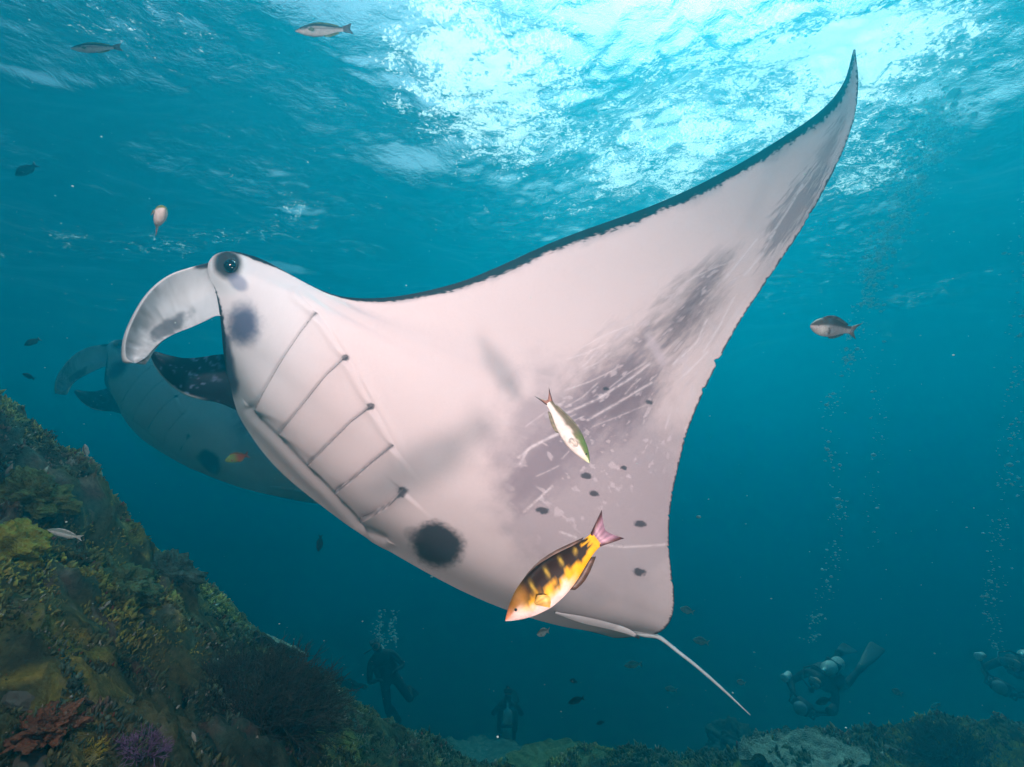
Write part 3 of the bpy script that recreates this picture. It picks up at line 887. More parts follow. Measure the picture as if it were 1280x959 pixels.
# ------------------------------------------------------------------ corals and sponges on the slope
def ground_hit(u, v):
    """where the pixel's ray meets the reef"""
    o = np.zeros(3); r = np.array(px(u, v, 1.0))
    ds = np.arange(0.8, 9.0, 0.01)
    Pq = ds[:, None] * r[None]
    under = Pq[:, 2] < reef_z(Pq[:, 0], Pq[:, 1])
    k = np.argmax(under) if under.any() else len(ds) - 1
    return Vector(Pq[k]), ds[k]

def surf_normal(p):
    e = 0.08
    nx = -(reef_base(np.array([p.x + e]), np.array([p.y])) - reef_base(np.array([p.x - e]), np.array([p.y])))[0] / (2 * e)
    ny = -(reef_base(np.array([p.x]), np.array([p.y + e])) - reef_base(np.array([p.x]), np.array([p.y - e])))[0] / (2 * e)
    return Vector((nx, ny, 1)).normalized()

def frame_from_normal(n, spin=0.0):
    return n.to_track_quat('Z', 'Y').to_matrix() @ Matrix.Rotation(spin, 3, 'Z')

def coral_dome(rx, ry, rz, knob, freq, seed, n=64, m=40):
    """knobbly dome with a flared foot"""
    th = np.linspace(0, 2 * np.pi, n, endpoint=False); ph = np.linspace(0.0, 1.0, m)
    T, Pp = np.meshgrid(th, ph, indexing='ij')
    r = np.sin(Pp * math.pi * 0.56); z = np.cos(Pp * math.pi * 0.56)
    x, y = r * np.cos(T), r * np.sin(T)
    k = fbm(x * freq, y * freq, z * freq, octaves=3, seed=seed)
    k2 = np.abs(fbm(x * freq * 2.6, y * freq * 2.6, z * freq * 2.6, octaves=2, seed=seed + 5))
    f = 1 + knob * k + knob * 0.5 * (0.5 - k2)
    V = np.stack([x * rx * f, y * ry * f, z * rz * f], -1).reshape(-1, 3)
    i, j = np.meshgrid(np.arange(n), np.arange(m - 1), indexing='ij'); i2 = (i + 1) % n
    Q = np.stack([i * m + j, i * m + j + 1, i2 * m + j + 1, i2 * m + j], -1).reshape(-1, 4)
    return V, Q

def coral_plate(rx, ry, seed, n=90, m=26, lift=0.25, thick=0.05, bumps=0.04):
    """lobed table: a rising dish on a short foot, bumpy on top"""
    th = np.linspace(0, 2 * np.pi, n, endpoint=False); rr = np.linspace(0, 1, m)
    T, Rr = np.meshgrid(th, rr, indexing='ij')
    lob = 1 + 0.22 * fbm(np.cos(T) * 1.7, np.sin(T) * 1.7, octaves=3, seed=seed)
    x, y = Rr * np.cos(T) * lob, Rr * np.sin(T) * lob
    z = lift * Rr ** 1.6 + bumps * fbm(x * 7, y * 7, octaves=3, seed=seed + 3) * (0.3 + Rr)
    top = np.stack([x * rx, y * ry, z * rx], -1)
    bot = np.stack([x * rx * 0.97, y * ry * 0.97, (z - thick - 0.5 * (1 - Rr) ** 2) * rx], -1)
    V = np.concatenate([top.reshape(-1, 3), bot.reshape(-1, 3)]); k = n * m
    i, j = np.meshgrid(np.arange(n), np.arange(m - 1), indexing='ij'); i2 = (i + 1) % n
    q = np.stack([i * m + j, i * m + j + 1, i2 * m + j + 1, i2 * m + j], -1).reshape(-1, 4)
    i = np.arange(n); i2 = (i + 1) % n
    rim = np.stack([i * m + m - 1, i * m + m - 1 + k, i2 * m + m - 1 + k, i2 * m + m - 1], -1)
    return V, np.concatenate([q[:, ::-1], q + k, rim])

def coral_bush(r, h, count, seed, rad=0.06, splits=3):
    """many short forking branches spread over a dome"""
    rng = random.Random(seed); VV, QQ = [], []
    def branch(p, d, L, w, lev):
        nonlocal VV, QQ
        off = sum(len(v) for v in VV)
        q = p + d * L
        ref = d.orthogonal().normalized(); e2 = d.cross(ref)
        vs = []
        for (pp, ww) in ((p, w), (p + d * L * 0.55 + ref * L * 0.06, w * 0.85), (q, w * 0.55)):
            for k in range(5):
                an = 2 * math.pi * k / 5
                vs.append(pp + (ref * math.cos(an) + e2 * math.sin(an)) * ww)
        qs = []
        for a_ in range(2):
            for k in range(5):
                k2 = (k + 1) % 5
                qs.append((off + a_ * 5 + k, off + a_ * 5 + k2, off + a_ * 5 + 5 + k2, off + a_ * 5 + 5 + k))
        qs.append((off + 10, off + 11, off + 12, off + 13)); qs.append((off + 13, off + 14, off + 10, off + 10))
        VV.append(np.array([v[:] for v in vs])); QQ.append(qs)
        if lev > 0:
            for s_ in range(2 if rng.random() < 0.75 else 3):
                dd = (d + Vector((rng.gauss(0, .45), rng.gauss(0, .45), rng.gauss(0.1, .35)))).normalized()
                branch(q - d * L * 0.05, dd, L * rng.uniform(.6, .9), w * 0.62, lev - 1)
    for c in range(count):
        an = rng.uniform(0, 2 * math.pi); q = math.sqrt(rng.uniform(0, 1))
        d = Vector((math.cos(an) * q * 1.1, math.sin(an) * q * 1.1, 1.05 - 0.6 * q)).normalized()
        base = Vector((math.cos(an) * q * r * 0.35, math.sin(an) * q * r * 0.35, -0.02))
        branch(base, d, h * rng.uniform(.38, .55), rad * r, splits - 1)
    V = np.concatenate(VV); F_ = [f for qs in QQ for f in qs]
    return V, F_

def coral_mat(name, col, dark=0.45, scale=40.0):
    m, nt, b, out = new_mat(name)
    tc = nd(nt, 'ShaderNodeTexCoord')
    n1 = nd(nt, 'ShaderNodeTexNoise', i_Scale=scale * 0.3, i_Detail=6.0, i_Roughness=0.7); nt.links.new(tc.outputs['Object'], n1.inputs['Vector'])
    vo = nd(nt, 'ShaderNodeTexVoronoi', i_Scale=scale * 2.2); nt.links.new(tc.outputs['Object'], vo.inputs['Vector'])
    r = ramp(nt, n1.outputs['Fac'], [(0.3, [c * dark for c in col]), (0.52, col), (0.75, [min(1, c * 1.5 + 0.02) for c in col])])
    nt.links.new(r.outputs[0], b.inputs['Base Color'])
    b.inputs['Roughness'].default_value = 0.85; b.inputs['Specular IOR Level'].default_value = 0.15
    bp = nd(nt, 'ShaderNodeBump', i_Strength=0.8, i_Distance=0.012); nt.links.new(vo.outputs['Distance'], bp.inputs['Height']); nt.links.new(bp.outputs[0], b.inputs['Normal'])
    return m

def place_coral(name, label, u, v, shape, mat, cat='coral', sink=0.02, up=0.5, group=None, spin=0.0):
    p, d = ground_hit(u, v)
    n = (surf_normal(p) * (1 - up) + Vector((0, 0, 1)) * up).normalized()
    V, Q = shape(d)
    if isinstance(Q, np.ndarray): o = np_mesh(name, V, Q, mat)
    else: o = mesh_obj(name, V, Q, mat)
    o.matrix_world = Matrix.Translation(p - n * sink) @ frame_from_normal(n, spin).to_4x4()
    tag(o, label, cat, group)
    return o

def pxm(p_, d): return p_ / F * d       # pixels at depth d -> metres

def build_corals():
    yel = coral_mat('leather_coral_yellow', (0.30, 0.29, 0.045)); pale = coral_mat('plate_coral_pale', (0.22, 0.27, 0.22)); olive = coral_mat('plate_coral_olive', (0.11, 0.15, 0.055))
    dark = coral_mat('bush_coral_dark', (0.055, 0.060, 0.050)); grey = coral_mat('sponge_grey', (0.12, 0.125, 0.105), 0.7, 18); purp = coral_mat('soft_coral_purple', (0.22, 0.13, 0.26))
    gold = coral_mat('bush_coral_gold', (0.42, 0.36, 0.05)); rust = coral_mat('sponge_rust', (0.20, 0.085, 0.045)); brown = coral_mat('boulder_coral_brown', (0.13, 0.10, 0.06))
    green = coral_mat('lobed_coral_green', (0.12, 0.17, 0.08))
    C = place_coral
    C('leather_coral', 'bright yellow green lumpy leather coral on the reef slope', 14, 682, lambda d: coral_dome(pxm(34, d), pxm(34, d), pxm(30, d), 0.42, 2.4, 3), yel)
    C('plate_coral', 'pale grey green sheet of plate coral on the slope skyline above the dark bushy coral', 325, 800, lambda d: coral_plate(pxm(44, d), pxm(70, d), 4), pale, up=0.25, spin=0.4)
    C('plate_coral', 'olive table coral with pale rim on the slope skyline', 398, 848, lambda d: coral_plate(pxm(44, d), pxm(60, d), 9, thick=0.07), olive, up=0.4)
    C('plate_coral', 'broad pale knobbly plate coral spreading below the olive table coral', 455, 884, lambda d: coral_plate(pxm(52, d), pxm(66, d), 12, lift=0.06, bumps=0.035, thick=0.10), pale, up=0.15, sink=0.06)
    C('bushy_coral', 'big dark rounded bush of fine branching coral on the slope', 330, 890, lambda d: coral_bush(pxm(78, d), pxm(72, d), 300, 5, 0.020, 4), dark, up=0.5, sink=0.04)
    C('disc_sponge', 'smooth grey green rounded sponge with a faceted top beside rusty sponges', 40, 862, lambda d: coral_dome(pxm(27, d), pxm(27, d), pxm(17, d), 0.10, 1.3, 21), grey, 'sponge', up=0.2)
    C('disc_sponge', 'smooth grey rounded sponge cut by the bottom edge of the slope', 42, 950, lambda d: coral_dome(pxm(28, d), pxm(28, d), pxm(17, d), 0.08, 1.3, 23), grey, 'sponge', up=0.2)
    C('soft_coral', 'purple tufted soft coral low on the slope', 187, 925, lambda d: coral_bush(pxm(28, d), pxm(26, d), 110, 8, 0.035, 3), purp)
    C('bushy_coral', 'small golden yellow branching coral low on the slope', 112, 925, lambda d: coral_bush(pxm(19, d), pxm(20, d), 70, 9, 0.05, 3), gold)
    C('bushy_coral', 'pale yellow branching coral standing next to the golden one', 98, 948, lambda d: coral_bush(pxm(15, d), pxm(26, d), 50, 14, 0.06, 3), coral_mat('bush_coral_cream', (0.40, 0.38, 0.16)))
    C('rope_sponge', 'rusty red encrusting sponge lump above the golden coral', 62, 900, lambda d: coral_dome(pxm(36, d), pxm(26, d), pxm(17, d), 0.6, 3.2, 31), rust, 'sponge')
    C('lobed_coral', 'green lobed coral hump halfway up the slope', 150, 730, lambda d: coral_dome(pxm(44, d), pxm(38, d), pxm(26, d), 0.5, 3.4, 33), green)
    C('lobed_coral', 'olive lobed coral hump beside the pale striped fish', 45, 620, lambda d: coral_dome(pxm(36, d), pxm(32, d), pxm(24, d), 0.5, 3.4, 35), coral_mat('lobed_coral_olive', (0.14, 0.16, 0.05)))
    C('lobed_coral', 'teal grey lobed coral hump close to the slope skyline', 205, 720, lambda d: coral_dome(pxm(32, d), pxm(36, d), pxm(24, d), 0.5, 3.0, 36), coral_mat('lobed_coral_teal', (0.09, 0.14, 0.11)))
    C('plate_coral', 'pale fringed table coral at the foot of the slope', 600, 946, lambda d: coral_plate(pxm(56, d), pxm(52, d), 17, lift=0.16, thick=0.09, bumps=0.05), pale, up=0.8)
    C('plate_coral', 'low green table coral behind the pale fringed one', 700, 954, lambda d: coral_plate(pxm(60, d), pxm(50, d), 19, lift=0.12, thick=0.09), green, up=0.9)
    C('boulder_coral', 'brown rounded boulder coral standing up from the right hand ridge', 918, 935, lambda d: coral_dome(pxm(36, d), pxm(32, d), pxm(24, d), 0.4, 2.6, 41), brown)
    C('plate_coral', 'pale grey knobbly plate coral beside the brown boulder coral', 1005, 944, lambda d: coral_plate(pxm(78, d), pxm(60, d), 22, lift=0.10, thick=0.10, bumps=0.09), pale, up=0.8)
    C('plate_coral', 'small grey plate coral on the low ridge', 1128, 930, lambda d: coral_plate(pxm(34, d), pxm(30, d), 25, lift=0.14, thick=0.09, bumps=0.06), grey, up=0.8)
    C('bushy_coral', 'bright yellow branching coral tuft on the low ridge', 1262, 955, lambda d: coral_bush(pxm(24, d), pxm(16, d), 60, 27, 0.05, 3), gold)
    C('bushy_coral', 'dark wide bush of branching coral covering the low ridge', 1190, 945, lambda d: coral_bush(pxm(58, d), pxm(34, d), 170, 29, 0.022, 4), dark, sink=0.04)
    C('bushy_coral', 'small yellow coral tuft beside the brown boulder coral', 900, 958, lambda d: coral_bush(pxm(12, d), pxm(10, d), 40, 44, 0.06, 3), coral_mat('bush_coral_lime', (0.36, 0.38, 0.06)))
build_corals()
# ------------------------------------------------------------------ fishes
MAT_FISH = tint_mat('fish_scales', rough=0.55, spec=0.12, nscale=90.0, namt=0.18, bump=0.15, bdist=0.002)
MAT_FISH_FIN = tint_mat('fish_fin', rough=0.5, spec=0.3, nscale=50.0, namt=0.25, bump=0.0)

def fish_style(style):
    """body colour from length t (0 snout .. 1 tail root) and height h (-1 belly .. 1 back); fin colours"""
    def blend(c, col, w): w = np.clip(w, 0, 1)[:, None]; return c * (1 - w) + np.array(col) * w
    def yellow(t, h, y):
        n = len(t); k = 0.16 * fbm(t * 14, h * 5, octaves=3, seed=2)
        c = np.tile(np.array([0.52, 0.44, 0.40]), (n, 1))
        c = blend(c, (0.52, 0.29, 0.004), sm(h + k, -0.50, -0.22) * sm(t, 0.10, 0.26) + sm(t, 0.50, 0.72))
        c = blend(c, (0.010, 0.0035, 0.002), sm(h + 1.6 * k - 0.55 * (0.5 - t), -0.22, 0.0) * sm(t, 0.10, 0.30) * (1 - sm(t + 0.4 * k, 0.90, 0.93)))
        c = blend(c, (0.20, 0.10, 0.02), sm(h, 0.15, 0.5) * (1 - sm(t, 0.16, 0.34)))
        c = blend(c, (0.52, 0.20, 0.10), 0.7 * sm(h, -0.5, 0.1) * (1 - sm(t, 0.04, 0.12)))
        for tt in (0.34, 0.50, 0.645, 0.79):
            c = blend(c, (0.36, 0.28, 0.04), 0.85 * np.exp(-((t - tt - 0.03 * (h - .5)) / 0.013) ** 2) * np.exp(-((h - 0.55) / 0.22) ** 2))
        c = blend(c, (0.52, 0.27, 0.004), sm(t, 0.93, 0.96))
        return c
    def pale(t, h, y):
        n = len(t); k = 0.1 * fbm(t * 18, h * 6, octaves=2, seed=4)
        c = np.tile(np.array([0.60, 0.57, 0.52]), (n, 1))
        c = blend(c, (0.13, 0.115, 0.075), sm(h + k, 0.0, 0.35))
        c = blend(c, (0.10, 0.17, 0.045), sm(h + k, 0.05, 0.4) * (1 - sm(t, 0.28, 0.5)))
        c = blend(c, (0.62, 0.72, 0.42), 0.8 * (1 - sm(t, 0.03, 0.16)) * sm(-h, -0.6, 0.0))
        return c
    def brown(t, h, y):
        n = len(t); k = 0.15 * fbm(t * 16, h * 5, octaves=2, seed=6)
        c = np.tile(np.array([0.46, 0.43, 0.40]), (n, 1))
        c = blend(c, (0.05, 0.042, 0.030), sm(h + k, 0.15, 0.4))
        c = blend(c, (0.10, 0.08, 0.06), 0.8 * np.exp(-((h + 0.05) / 0.10) ** 2))
        return blend(c, (0.03, 0.05, 0.03), 0.5 * sm(h, 0.6, 0.9))
    def dark(t, h, y):
        c = np.tile(np.array([0.022, 0.026, 0.026]), (len(t), 1))
        return blend(c, (0.06, 0.065, 0.06), sm(-h, 0.2, 0.8))
    def green(t, h, y):
        c = np.tile(np.array([0.55, 0.48, 0.44]), (len(t), 1))
        c = blend(c, (0.16, 0.20, 0.05), sm(h, -0.1, 0.3)); return blend(c, (0.40, 0.18, 0.15), 0.6 * sm(t, 0.45, 0.7) * sm(-h, -0.4, 0.2))
    def silver(t, h, y):
        c = np.tile(np.array([0.62, 0.66, 0.64]), (len(t), 1)); return blend(c, (0.22, 0.27, 0.24), sm(h, 0.2, 0.6))
    def orange(t, h, y):
        c = np.tile(np.array([0.30, 0.42, 0.10]), (len(t), 1)); return blend(c, (0.55, 0.12, 0.04), sm(t, 0.4, 0.7))
    def cheek(t, h, y):
        c = np.tile(np.array([0.62, 0.55, 0.53]), (len(t), 1))
        c = blend(c, (0.12, 0.10, 0.08), sm(h, 0.1, 0.5)); return blend(c, (0.9, 0.88, 0.8), np.exp(-((t - 0.24) / 0.10) ** 2) * sm(-h, -0.5, 0.0))
    return {'yellow': (yellow, (0.20, 0.13, 0.17), (0.05, 0.03, 0.02)), 'pale': (pale, (0.24, 0.11, 0.075), (0.16, 0.15, 0.10)), 'brown': (brown, (0.12, 0.10, 0.09), (0.13, 0.16, 0.05)),
            'dark': (dark, (0.02, 0.024, 0.024), (0.02, 0.024, 0.024)), 'green': (green, (0.32, 0.12, 0.09), (0.2, 0.2, 0.1)), 'silver': (silver, (0.5, 0.55, 0.53), (0.5, 0.55, 0.53)),
            'orange': (orange, (0.45, 0.10, 0.04), (0.4, 0.2, 0.05)), 'cheek': (cheek, (0.16, 0.13, 0.11), (0.14, 0.12, 0.10))}[style]

def fin_sheet(name, outline, th, root, colr, extra=None):
    """solid fin from a list of (base xyz, tip xyz) pairs, thin wedge in y"""
    V, Fc, C = [], [], []
    n = len(outline)
    for bb, tp in outline:
        mid = [(bb[k] + tp[k]) / 2 for k in range(3)]
        for p, w in ((bb, th), (mid, th * 0.6), (tp, th * 0.15)):
            for s_ in (-1, 1):
                V.append((p[0], p[1] + s_ * w, p[2]))
    for i in range(n - 1):
        a, b = i * 6, (i + 1) * 6
        Fc += [(a, b, b + 2, a + 2), (a + 2, b + 2, b + 4, a + 4), (a + 1, a + 3, b + 3, b + 1), (a + 3, a + 5, b + 5, b + 3), (a + 4, b + 4, b + 5, a + 5), (a, a + 1, b + 1, b)]
    e = (n - 1) * 6
    Fc += [(0, 2, 3, 1), (2, 4, 5, 3), (e, e + 1, e + 3, e + 2), (e + 2, e + 3, e + 5, e + 4)]
    o = mesh_obj(name, V, Fc, MAT_FISH_FIN, root)
    a_ = o.data.color_attributes.new('tint', 'FLOAT_COLOR', 'POINT')
    for i in range(len(V)):
        ray = 0.75 + 0.5 * ((i // 6) % 2)
        c = extra if (extra and (i // 6 in (0, 1, n - 2, n - 1))) else colr
        a_.data[i].color = (c[0] * ray, c[1] * ray, c[2] * ray, 1)
    return o

def fish(name, label, head, tail, style, up=(0, 1, 0), hgt=0.26, wid=0.13, fork=0.5, curve=0.0, group=None, lod=1.0, anal=True):
    """head / tail: (pixel x, pixel y, depth). up: camera-space direction of the back"""
    hp, tp = px(*head), px(*tail)
    L = (hp - tp).length; fw = (hp - tp).normalized()
    upw = CAM @ Vector(up); side = upw.cross(fw).normalized(); upw = fw.cross(side).normalized()
    root = empty(name)
    M = Matrix((fw, side, upw)).transposed()
    root.matrix_world = Matrix.Translation((hp + tp) / 2) @ M.to_4x4()
    tag(root, label, 'fish', group)
    colf, ctail, cfin = fish_style(style)
    pecc = {'yellow': (0.42, 0.27, 0.06), 'pale': (0.42, 0.40, 0.34), 'cheek': (0.5, 0.45, 0.42)}.get(style, tuple(0.7 * c + 0.05 for c in cfin))
    nt_, ns_ = int(44 * lod) + 8, int(22 * lod) + 6
    t = np.linspace(0, 1, nt_) ** 1.15
    BL = 0.84
    top = np.interp(t, [0, .04, .1, .2, .35, .5, .65, .8, .92, 1], [.03, .22, .46, .76, .98, 1.0, .84, .58, .40, .40]) * hgt * 0.5
    bot = np.interp(t, [0, .04, .1, .2, .35, .5, .65, .8, .92, 1], [.03, .20, .42, .72, .98, 1.0, .86, .58, .40, .40]) * hgt * 0.5
    wd = np.interp(t, [0, .04, .1, .25, .4, .6, .8, 1], [.04, .26, .55, .95, 1.0, .75, .36, .14]) * wid * 0.5
    sp = lambda arr: np.convolve(np.pad(arr, 2, mode='edge'), [1 / 9, 2 / 9, 3 / 9, 2 / 9, 1 / 9], 'valid')
    top[2:], bot[2:], wd[2:] = sp(top)[2:], sp(bot)[2:], sp(wd)[2:]
    th = np.linspace(0, 2 * np.pi, ns_, endpoint=False)
    Tm, Th = np.meshgrid(t, th, indexing='ij')
    sn, cs = np.sin(Th), np.cos(Th)
    H = np.where(sn > 0, top[:, None], bot[:, None])
    xx = (0.5 - Tm * BL); bendy = curve * (Tm * BL) ** 2
    V = np.stack([xx, wd[:, None] * np.sign(cs) * np.abs(cs) ** 0.85 + bendy, H * sn], -1).reshape(-1, 3) * L
    i, j = np.meshgrid(np.arange(nt_ - 1), np.arange(ns_), indexing='ij'); j2 = (j + 1) % ns_
    Q = np.stack([i * ns_ + j, i * ns_ + j2, (i + 1) * ns_ + j2, (i + 1) * ns_ + j], -1).reshape(-1, 4)
    np_mesh('body', V, Q, MAT_FISH, root, True, colf(Tm.ravel(), sn.ravel(), cs.ravel()))
    def at(t_): return float(np.interp(t_, t, top)), float(np.interp(t_, t, bot))
    # tail fin with swept lobes
    out = []
    for k in range(-6, 7):
        f = k / 6
        bx = 0.5 - BL + 0.015; zb = f * at(1)[0] * 0.95
        ln = 0.16 * (1 - fork * (1 - abs(f) ** 1.3)); y = curve * BL * BL
        out.append(((bx * L, y * L, zb * L), ((bx - 0.015 - ln) * L, (y + curve * 0.3) * L, (f * hgt * 0.46) * L)))
    fin_sheet('tail_fin', out, 0.010 * L, root, ctail, (0.05, 0.02, 0.02) if style in ('pale', 'yellow') else None)
    def ridge(nm, t0, t1, ht, sgn, cc):
        o_ = []
        for k in range(9):
            tt = t0 + (t1 - t0) * k / 8; b_ = at(tt)[0 if sgn > 0 else 1]
            hh = ht * math.sin(math.pi * (0.18 + 0.72 * k / 8)) ** 0.7; y = curve * (tt * BL) ** 2
            o_.append((((0.5 - tt * BL) * L, y * L, sgn * b_ * 0.93 * L), ((0.5 - tt * BL - 0.035) * L, y * L, sgn * (b_ + hh) * L)))
        fin_sheet(nm, o_, 0.007 * L, root, cc)
    if lod > 0.35:
        ridge('dorsal_fin', 0.24, 0.88, hgt * (0.05 if style in ('yellow', 'pale') else 0.14), 1, cfin)
        if anal: ridge('anal_fin', 0.55, 0.86, hgt * 0.15, -1, cfin)
        for s_ in (-1, 1):
            o_ = []
            for k in range(6):
                f = k / 5
                o_.append((((0.5 - 0.27 * BL) * L, s_ * float(np.interp(0.27, t, wd)) * 0.92 * L, (-0.05 - 0.05 * f) * hgt * L),
                           ((0.5 - (0.27 + 0.13 * math.sin(0.5 + 2 * f)) * BL) * L, s_ * (float(np.interp(0.27, t, wd)) + 0.02 + 0.012 * f) * L, (0.06 - 0.40 * f) * hgt * L)))
            fin_sheet('pectoral_fin', o_, 0.003 * L, root, pecc)
            bm = bmesh.new(); bmesh.ops.create_uvsphere(bm, u_segments=12, v_segments=8, radius=0.013 * L)
            te = 0.125; off = Vector(((0.5 - te * BL) * L, s_ * float(np.interp(te, t, wd)) * 0.80 * L, 0.30 * at(te)[0] * L))
            for v in bm.verts: v.co = v.co + off
            ev = [v.co[:] for v in bm.verts]; ef = [tuple(v.index for v in f.verts) for f in bm.faces]; bm.free()
            mesh_obj('eye', ev, ef, MAT_EYE, root)
    return root

def build_fishes():
    fish('wrasse', 'dark brown and yellow wrasse with white belly in front of the manta belly', (632, 776, 0.93), (768, 656, 0.97), 'yellow', (-0.63, 0.77, 0.0), hgt=0.285, wid=0.15, fork=0.45, curve=-0.03)
    fish('wrasse', 'pale green backed fish with reddish forked tail in front of the manta belly', (737, 579, 1.23), (677, 488, 1.27), 'pale', (0.80, 0.58, -0.1), hgt=0.225, wid=0.13, fork=0.8, curve=0.05)
    fish('wrasse', 'slender brown striped fish under the surface, paler and thinner than its neighbour', (88, 61, 2.2), (153, 59, 2.25), 'brown', (0, 1, 0.1), hgt=0.19, wid=0.12, fork=0.3)
    fish('wrasse', 'slender dark backed fish with yellowish dorsal fin under the bright surface', (369, 39, 2.1), (441, 36, 2.15), 'brown', (0, 1, 0.0), hgt=0.22, wid=0.12, fork=0.3)
    fish('wrasse', 'small dark fish pointing down to the left in open water', (19, 220, 3.9), (47, 205, 4.0), 'dark', (-0.4, 0.9, 0), hgt=0.36, wid=0.15, lod=0.6)
    fish('wrasse', 'green backed fish turning head on with its tail hanging down', (206, 260, 1.75), (186, 284, 1.84), 'green', (0.6, 0.7, 0.3), hgt=0.42, wid=0.26, curve=0.16, fork=0.6)
    fish('wrasse', 'small dark fish above the dim second manta ray', (30, 432, 4.4), (51, 423, 4.5), 'dark', (-0.3, 0.9, 0), hgt=0.36, lod=0.6)
    fish('wrasse', 'tiny dark fish just above the reef skyline', (28, 467, 4.8), (44, 474, 4.9), 'dark', (0.3, 0.9, 0), hgt=0.34, lod=0.6)
    fish('wrasse', 'grey fish with white cheek and spread forked tail beside the wing', (1013, 407, 1.85), (1062, 411, 1.98), 'cheek', (0.0, 0.9, 0.4), hgt=0.27, wid=0.18, fork=0.9, curve=0.14)
    fish('wrasse', 'pale pinkish fish gliding just over the reef slope', (59, 662, 1.75), (104, 673, 1.78), 'silver', (0.1, 0.95, 0.2), hgt=0.24, wid=0.13)
    fish('wrasse', 'tiny pale fish hovering upright off the reef skyline', (106, 555, 2.75), (109, 573, 2.78), 'silver', (-0.9, 0, 0.4), hgt=0.30, lod=0.6)
    fish('wrasse', 'small green and orange fish in front of the dim second manta ray', (281, 576, 3.0), (312, 568, 3.05), 'orange', (0.1, 0.95, 0.2), hgt=0.42, lod=0.8)
    fish('wrasse', 'little pale fish just below the manta belly', (671, 793, 2.6), (687, 788, 2.65), 'silver', (0.2, 0.95, 0), hgt=0.5, lod=0.6)
    fl = 'small faint greyish fish far off in the blue water beyond the manta tail'
    for (a, b, d, st) in [((850, 760), (868, 766), 4.4, 'silver'), ((866, 799), (887, 804), 4.8, 'silver'), ((831, 860), (847, 863), 6.0, 'silver'), ((780, 832), (803, 830), 6.0, 'silver'),
                          ((921, 851), (932, 855), 4.4, 'silver'), ((1115, 862), (1128, 868), 6.5, 'silver'), ((1163, 884), (1176, 880), 6.5, 'silver')]:
        fish('distant_fish', fl, (a[0], a[1], d), (b[0], b[1], d + 0.05), st, (0.1, 0.95, 0), hgt=0.34, lod=0.5, group='faint greyish fish in the distance')
    fd = 'small dark fish hanging low in the blue water above the reef'
    for (a, b, d) in [((710, 879), (731, 872), 4.4), ((712, 850), (722, 853), 5.0), ((1019, 879), (1040, 874), 5.2), ((398, 690), (401, 668), 5.0), ((745, 905), (756, 902), 5.4)]:
        fish('distant_fish', fd, (a[0], a[1], d), (b[0], b[1], d + 0.05), 'dark', (-0.1, 0.95, 0) if abs(a[0] - b[0]) > 5 else (1, 0, 0), hgt=0.34, lod=0.5, group='small dark fish above the reef')
build_fishes()

# ------------------------------------------------------------------ divers
MAT_SUIT = simple_mat('wetsuit', (0.012, 0.014, 0.018), 0.75, 0.4, 20)
MAT_VEST = simple_mat('vest', (0.016, 0.018, 0.022), 0.6, 0.4, 14)
MAT_TANK = simple_mat('tank_paint', (0.62, 0.66, 0.64), 0.35, 0.12, 8)
MAT_METAL = simple_mat('chrome', (0.75, 0.76, 0.76), 0.2, 0.1, 8, metal=0.8)
MAT_RUBBER = simple_mat('rubber', (0.02, 0.02, 0.022), 0.5, 0.3, 25)
MAT_FINPALE = simple_mat('fin_blade', (0.05, 0.06, 0.07), 0.5, 0.3, 25)
MAT_LENS = simple_mat('mask_glass', (0.25, 0.30, 0.32), 0.05, 0.1, 5, spec=0.8)
MAT_SKIN = simple_mat('diver_skin', (0.45, 0.28, 0.21), 0.5, 0.1, 15)
MAT_WHITE = simple_mat('white_plastic', (0.78, 0.80, 0.80), 0.4, 0.08, 15)

def skin_body(name, verts, edges, radii, mat, parent):
    me = bpy.data.meshes.new(name + '_skeleton')
    me.from_pydata(verts, edges, [])
    o = bpy.data.objects.new(name + '_skeleton', me); link(o)
    md = o.modifiers.new('skin', 'SKIN'); md.use_smooth_shade = True
    o.modifiers.new('subdiv', 'SUBSURF').levels = 1
    for k, r in enumerate(radii):
        sv = me.skin_vertices[0].data[k]; sv.radius = (r, r) if not isinstance(r, tuple) else r
        sv.use_root = (k == 0)
    dg = bpy.context.evaluated_depsgraph_get(); dg.update()
    em = bpy.data.meshes.new_from_object(o.evaluated_get(dg))
    bpy.data.objects.remove(o, do_unlink=True)
    em.name = name; em.materials.clear(); em.materials.append(mat)
    em.polygons.foreach_set('use_smooth', [True] * len(em.polygons))
    b = bpy.data.objects.new(name, em); link(b); b.parent = parent
    return b

def lathe(profile, n=20):
    """(x, r) profile turned about the X axis"""
    V, Fc = [], []
    for x, r in profile:
        for k in range(n):
            an = 2 * math.pi * k / n; V.append((x, r * math.cos(an), r * math.sin(an)))
    for i in range(len(profile) - 1):
        for k in range(n):
            k2 = (k + 1) % n; Fc.append((i * n + k, i * n + k2, (i + 1) * n + k2, (i + 1) * n + k))
    Fc.append(tuple(range(n))[::-1]); Fc.append(tuple(range((len(profile) - 1) * n, len(profile) * n)))
    return V, Fc

def xform(V, loc=(0, 0, 0), rot=(0, 0, 0), sc=(1, 1, 1)):
    M = Matrix.Translation(loc) @ Euler(rot).to_matrix().to_4x4() @ Matrix.Diagonal((*sc, 1))
    return [M @ Vector(v) for v in V]

def box_round(sx, sy, sz, bev=0.2):
    bm = bmesh.new(); bmesh.ops.create_cube(bm, size=1.0)
    for v in bm.verts: v.co = Vector((v.co.x * sx, v.co.y * sy, v.co.z * sz))
    bmesh.ops.bevel(bm, geom=bm.edges[:] , offset=bev * min(sx, sy, sz), segments=3, affect='EDGES', profile=0.5)
    V = [v.co[:] for v in bm.verts]; Fc = [tuple(v.index for v in f.verts) for f in bm.faces]; bm.free()
    return V, Fc

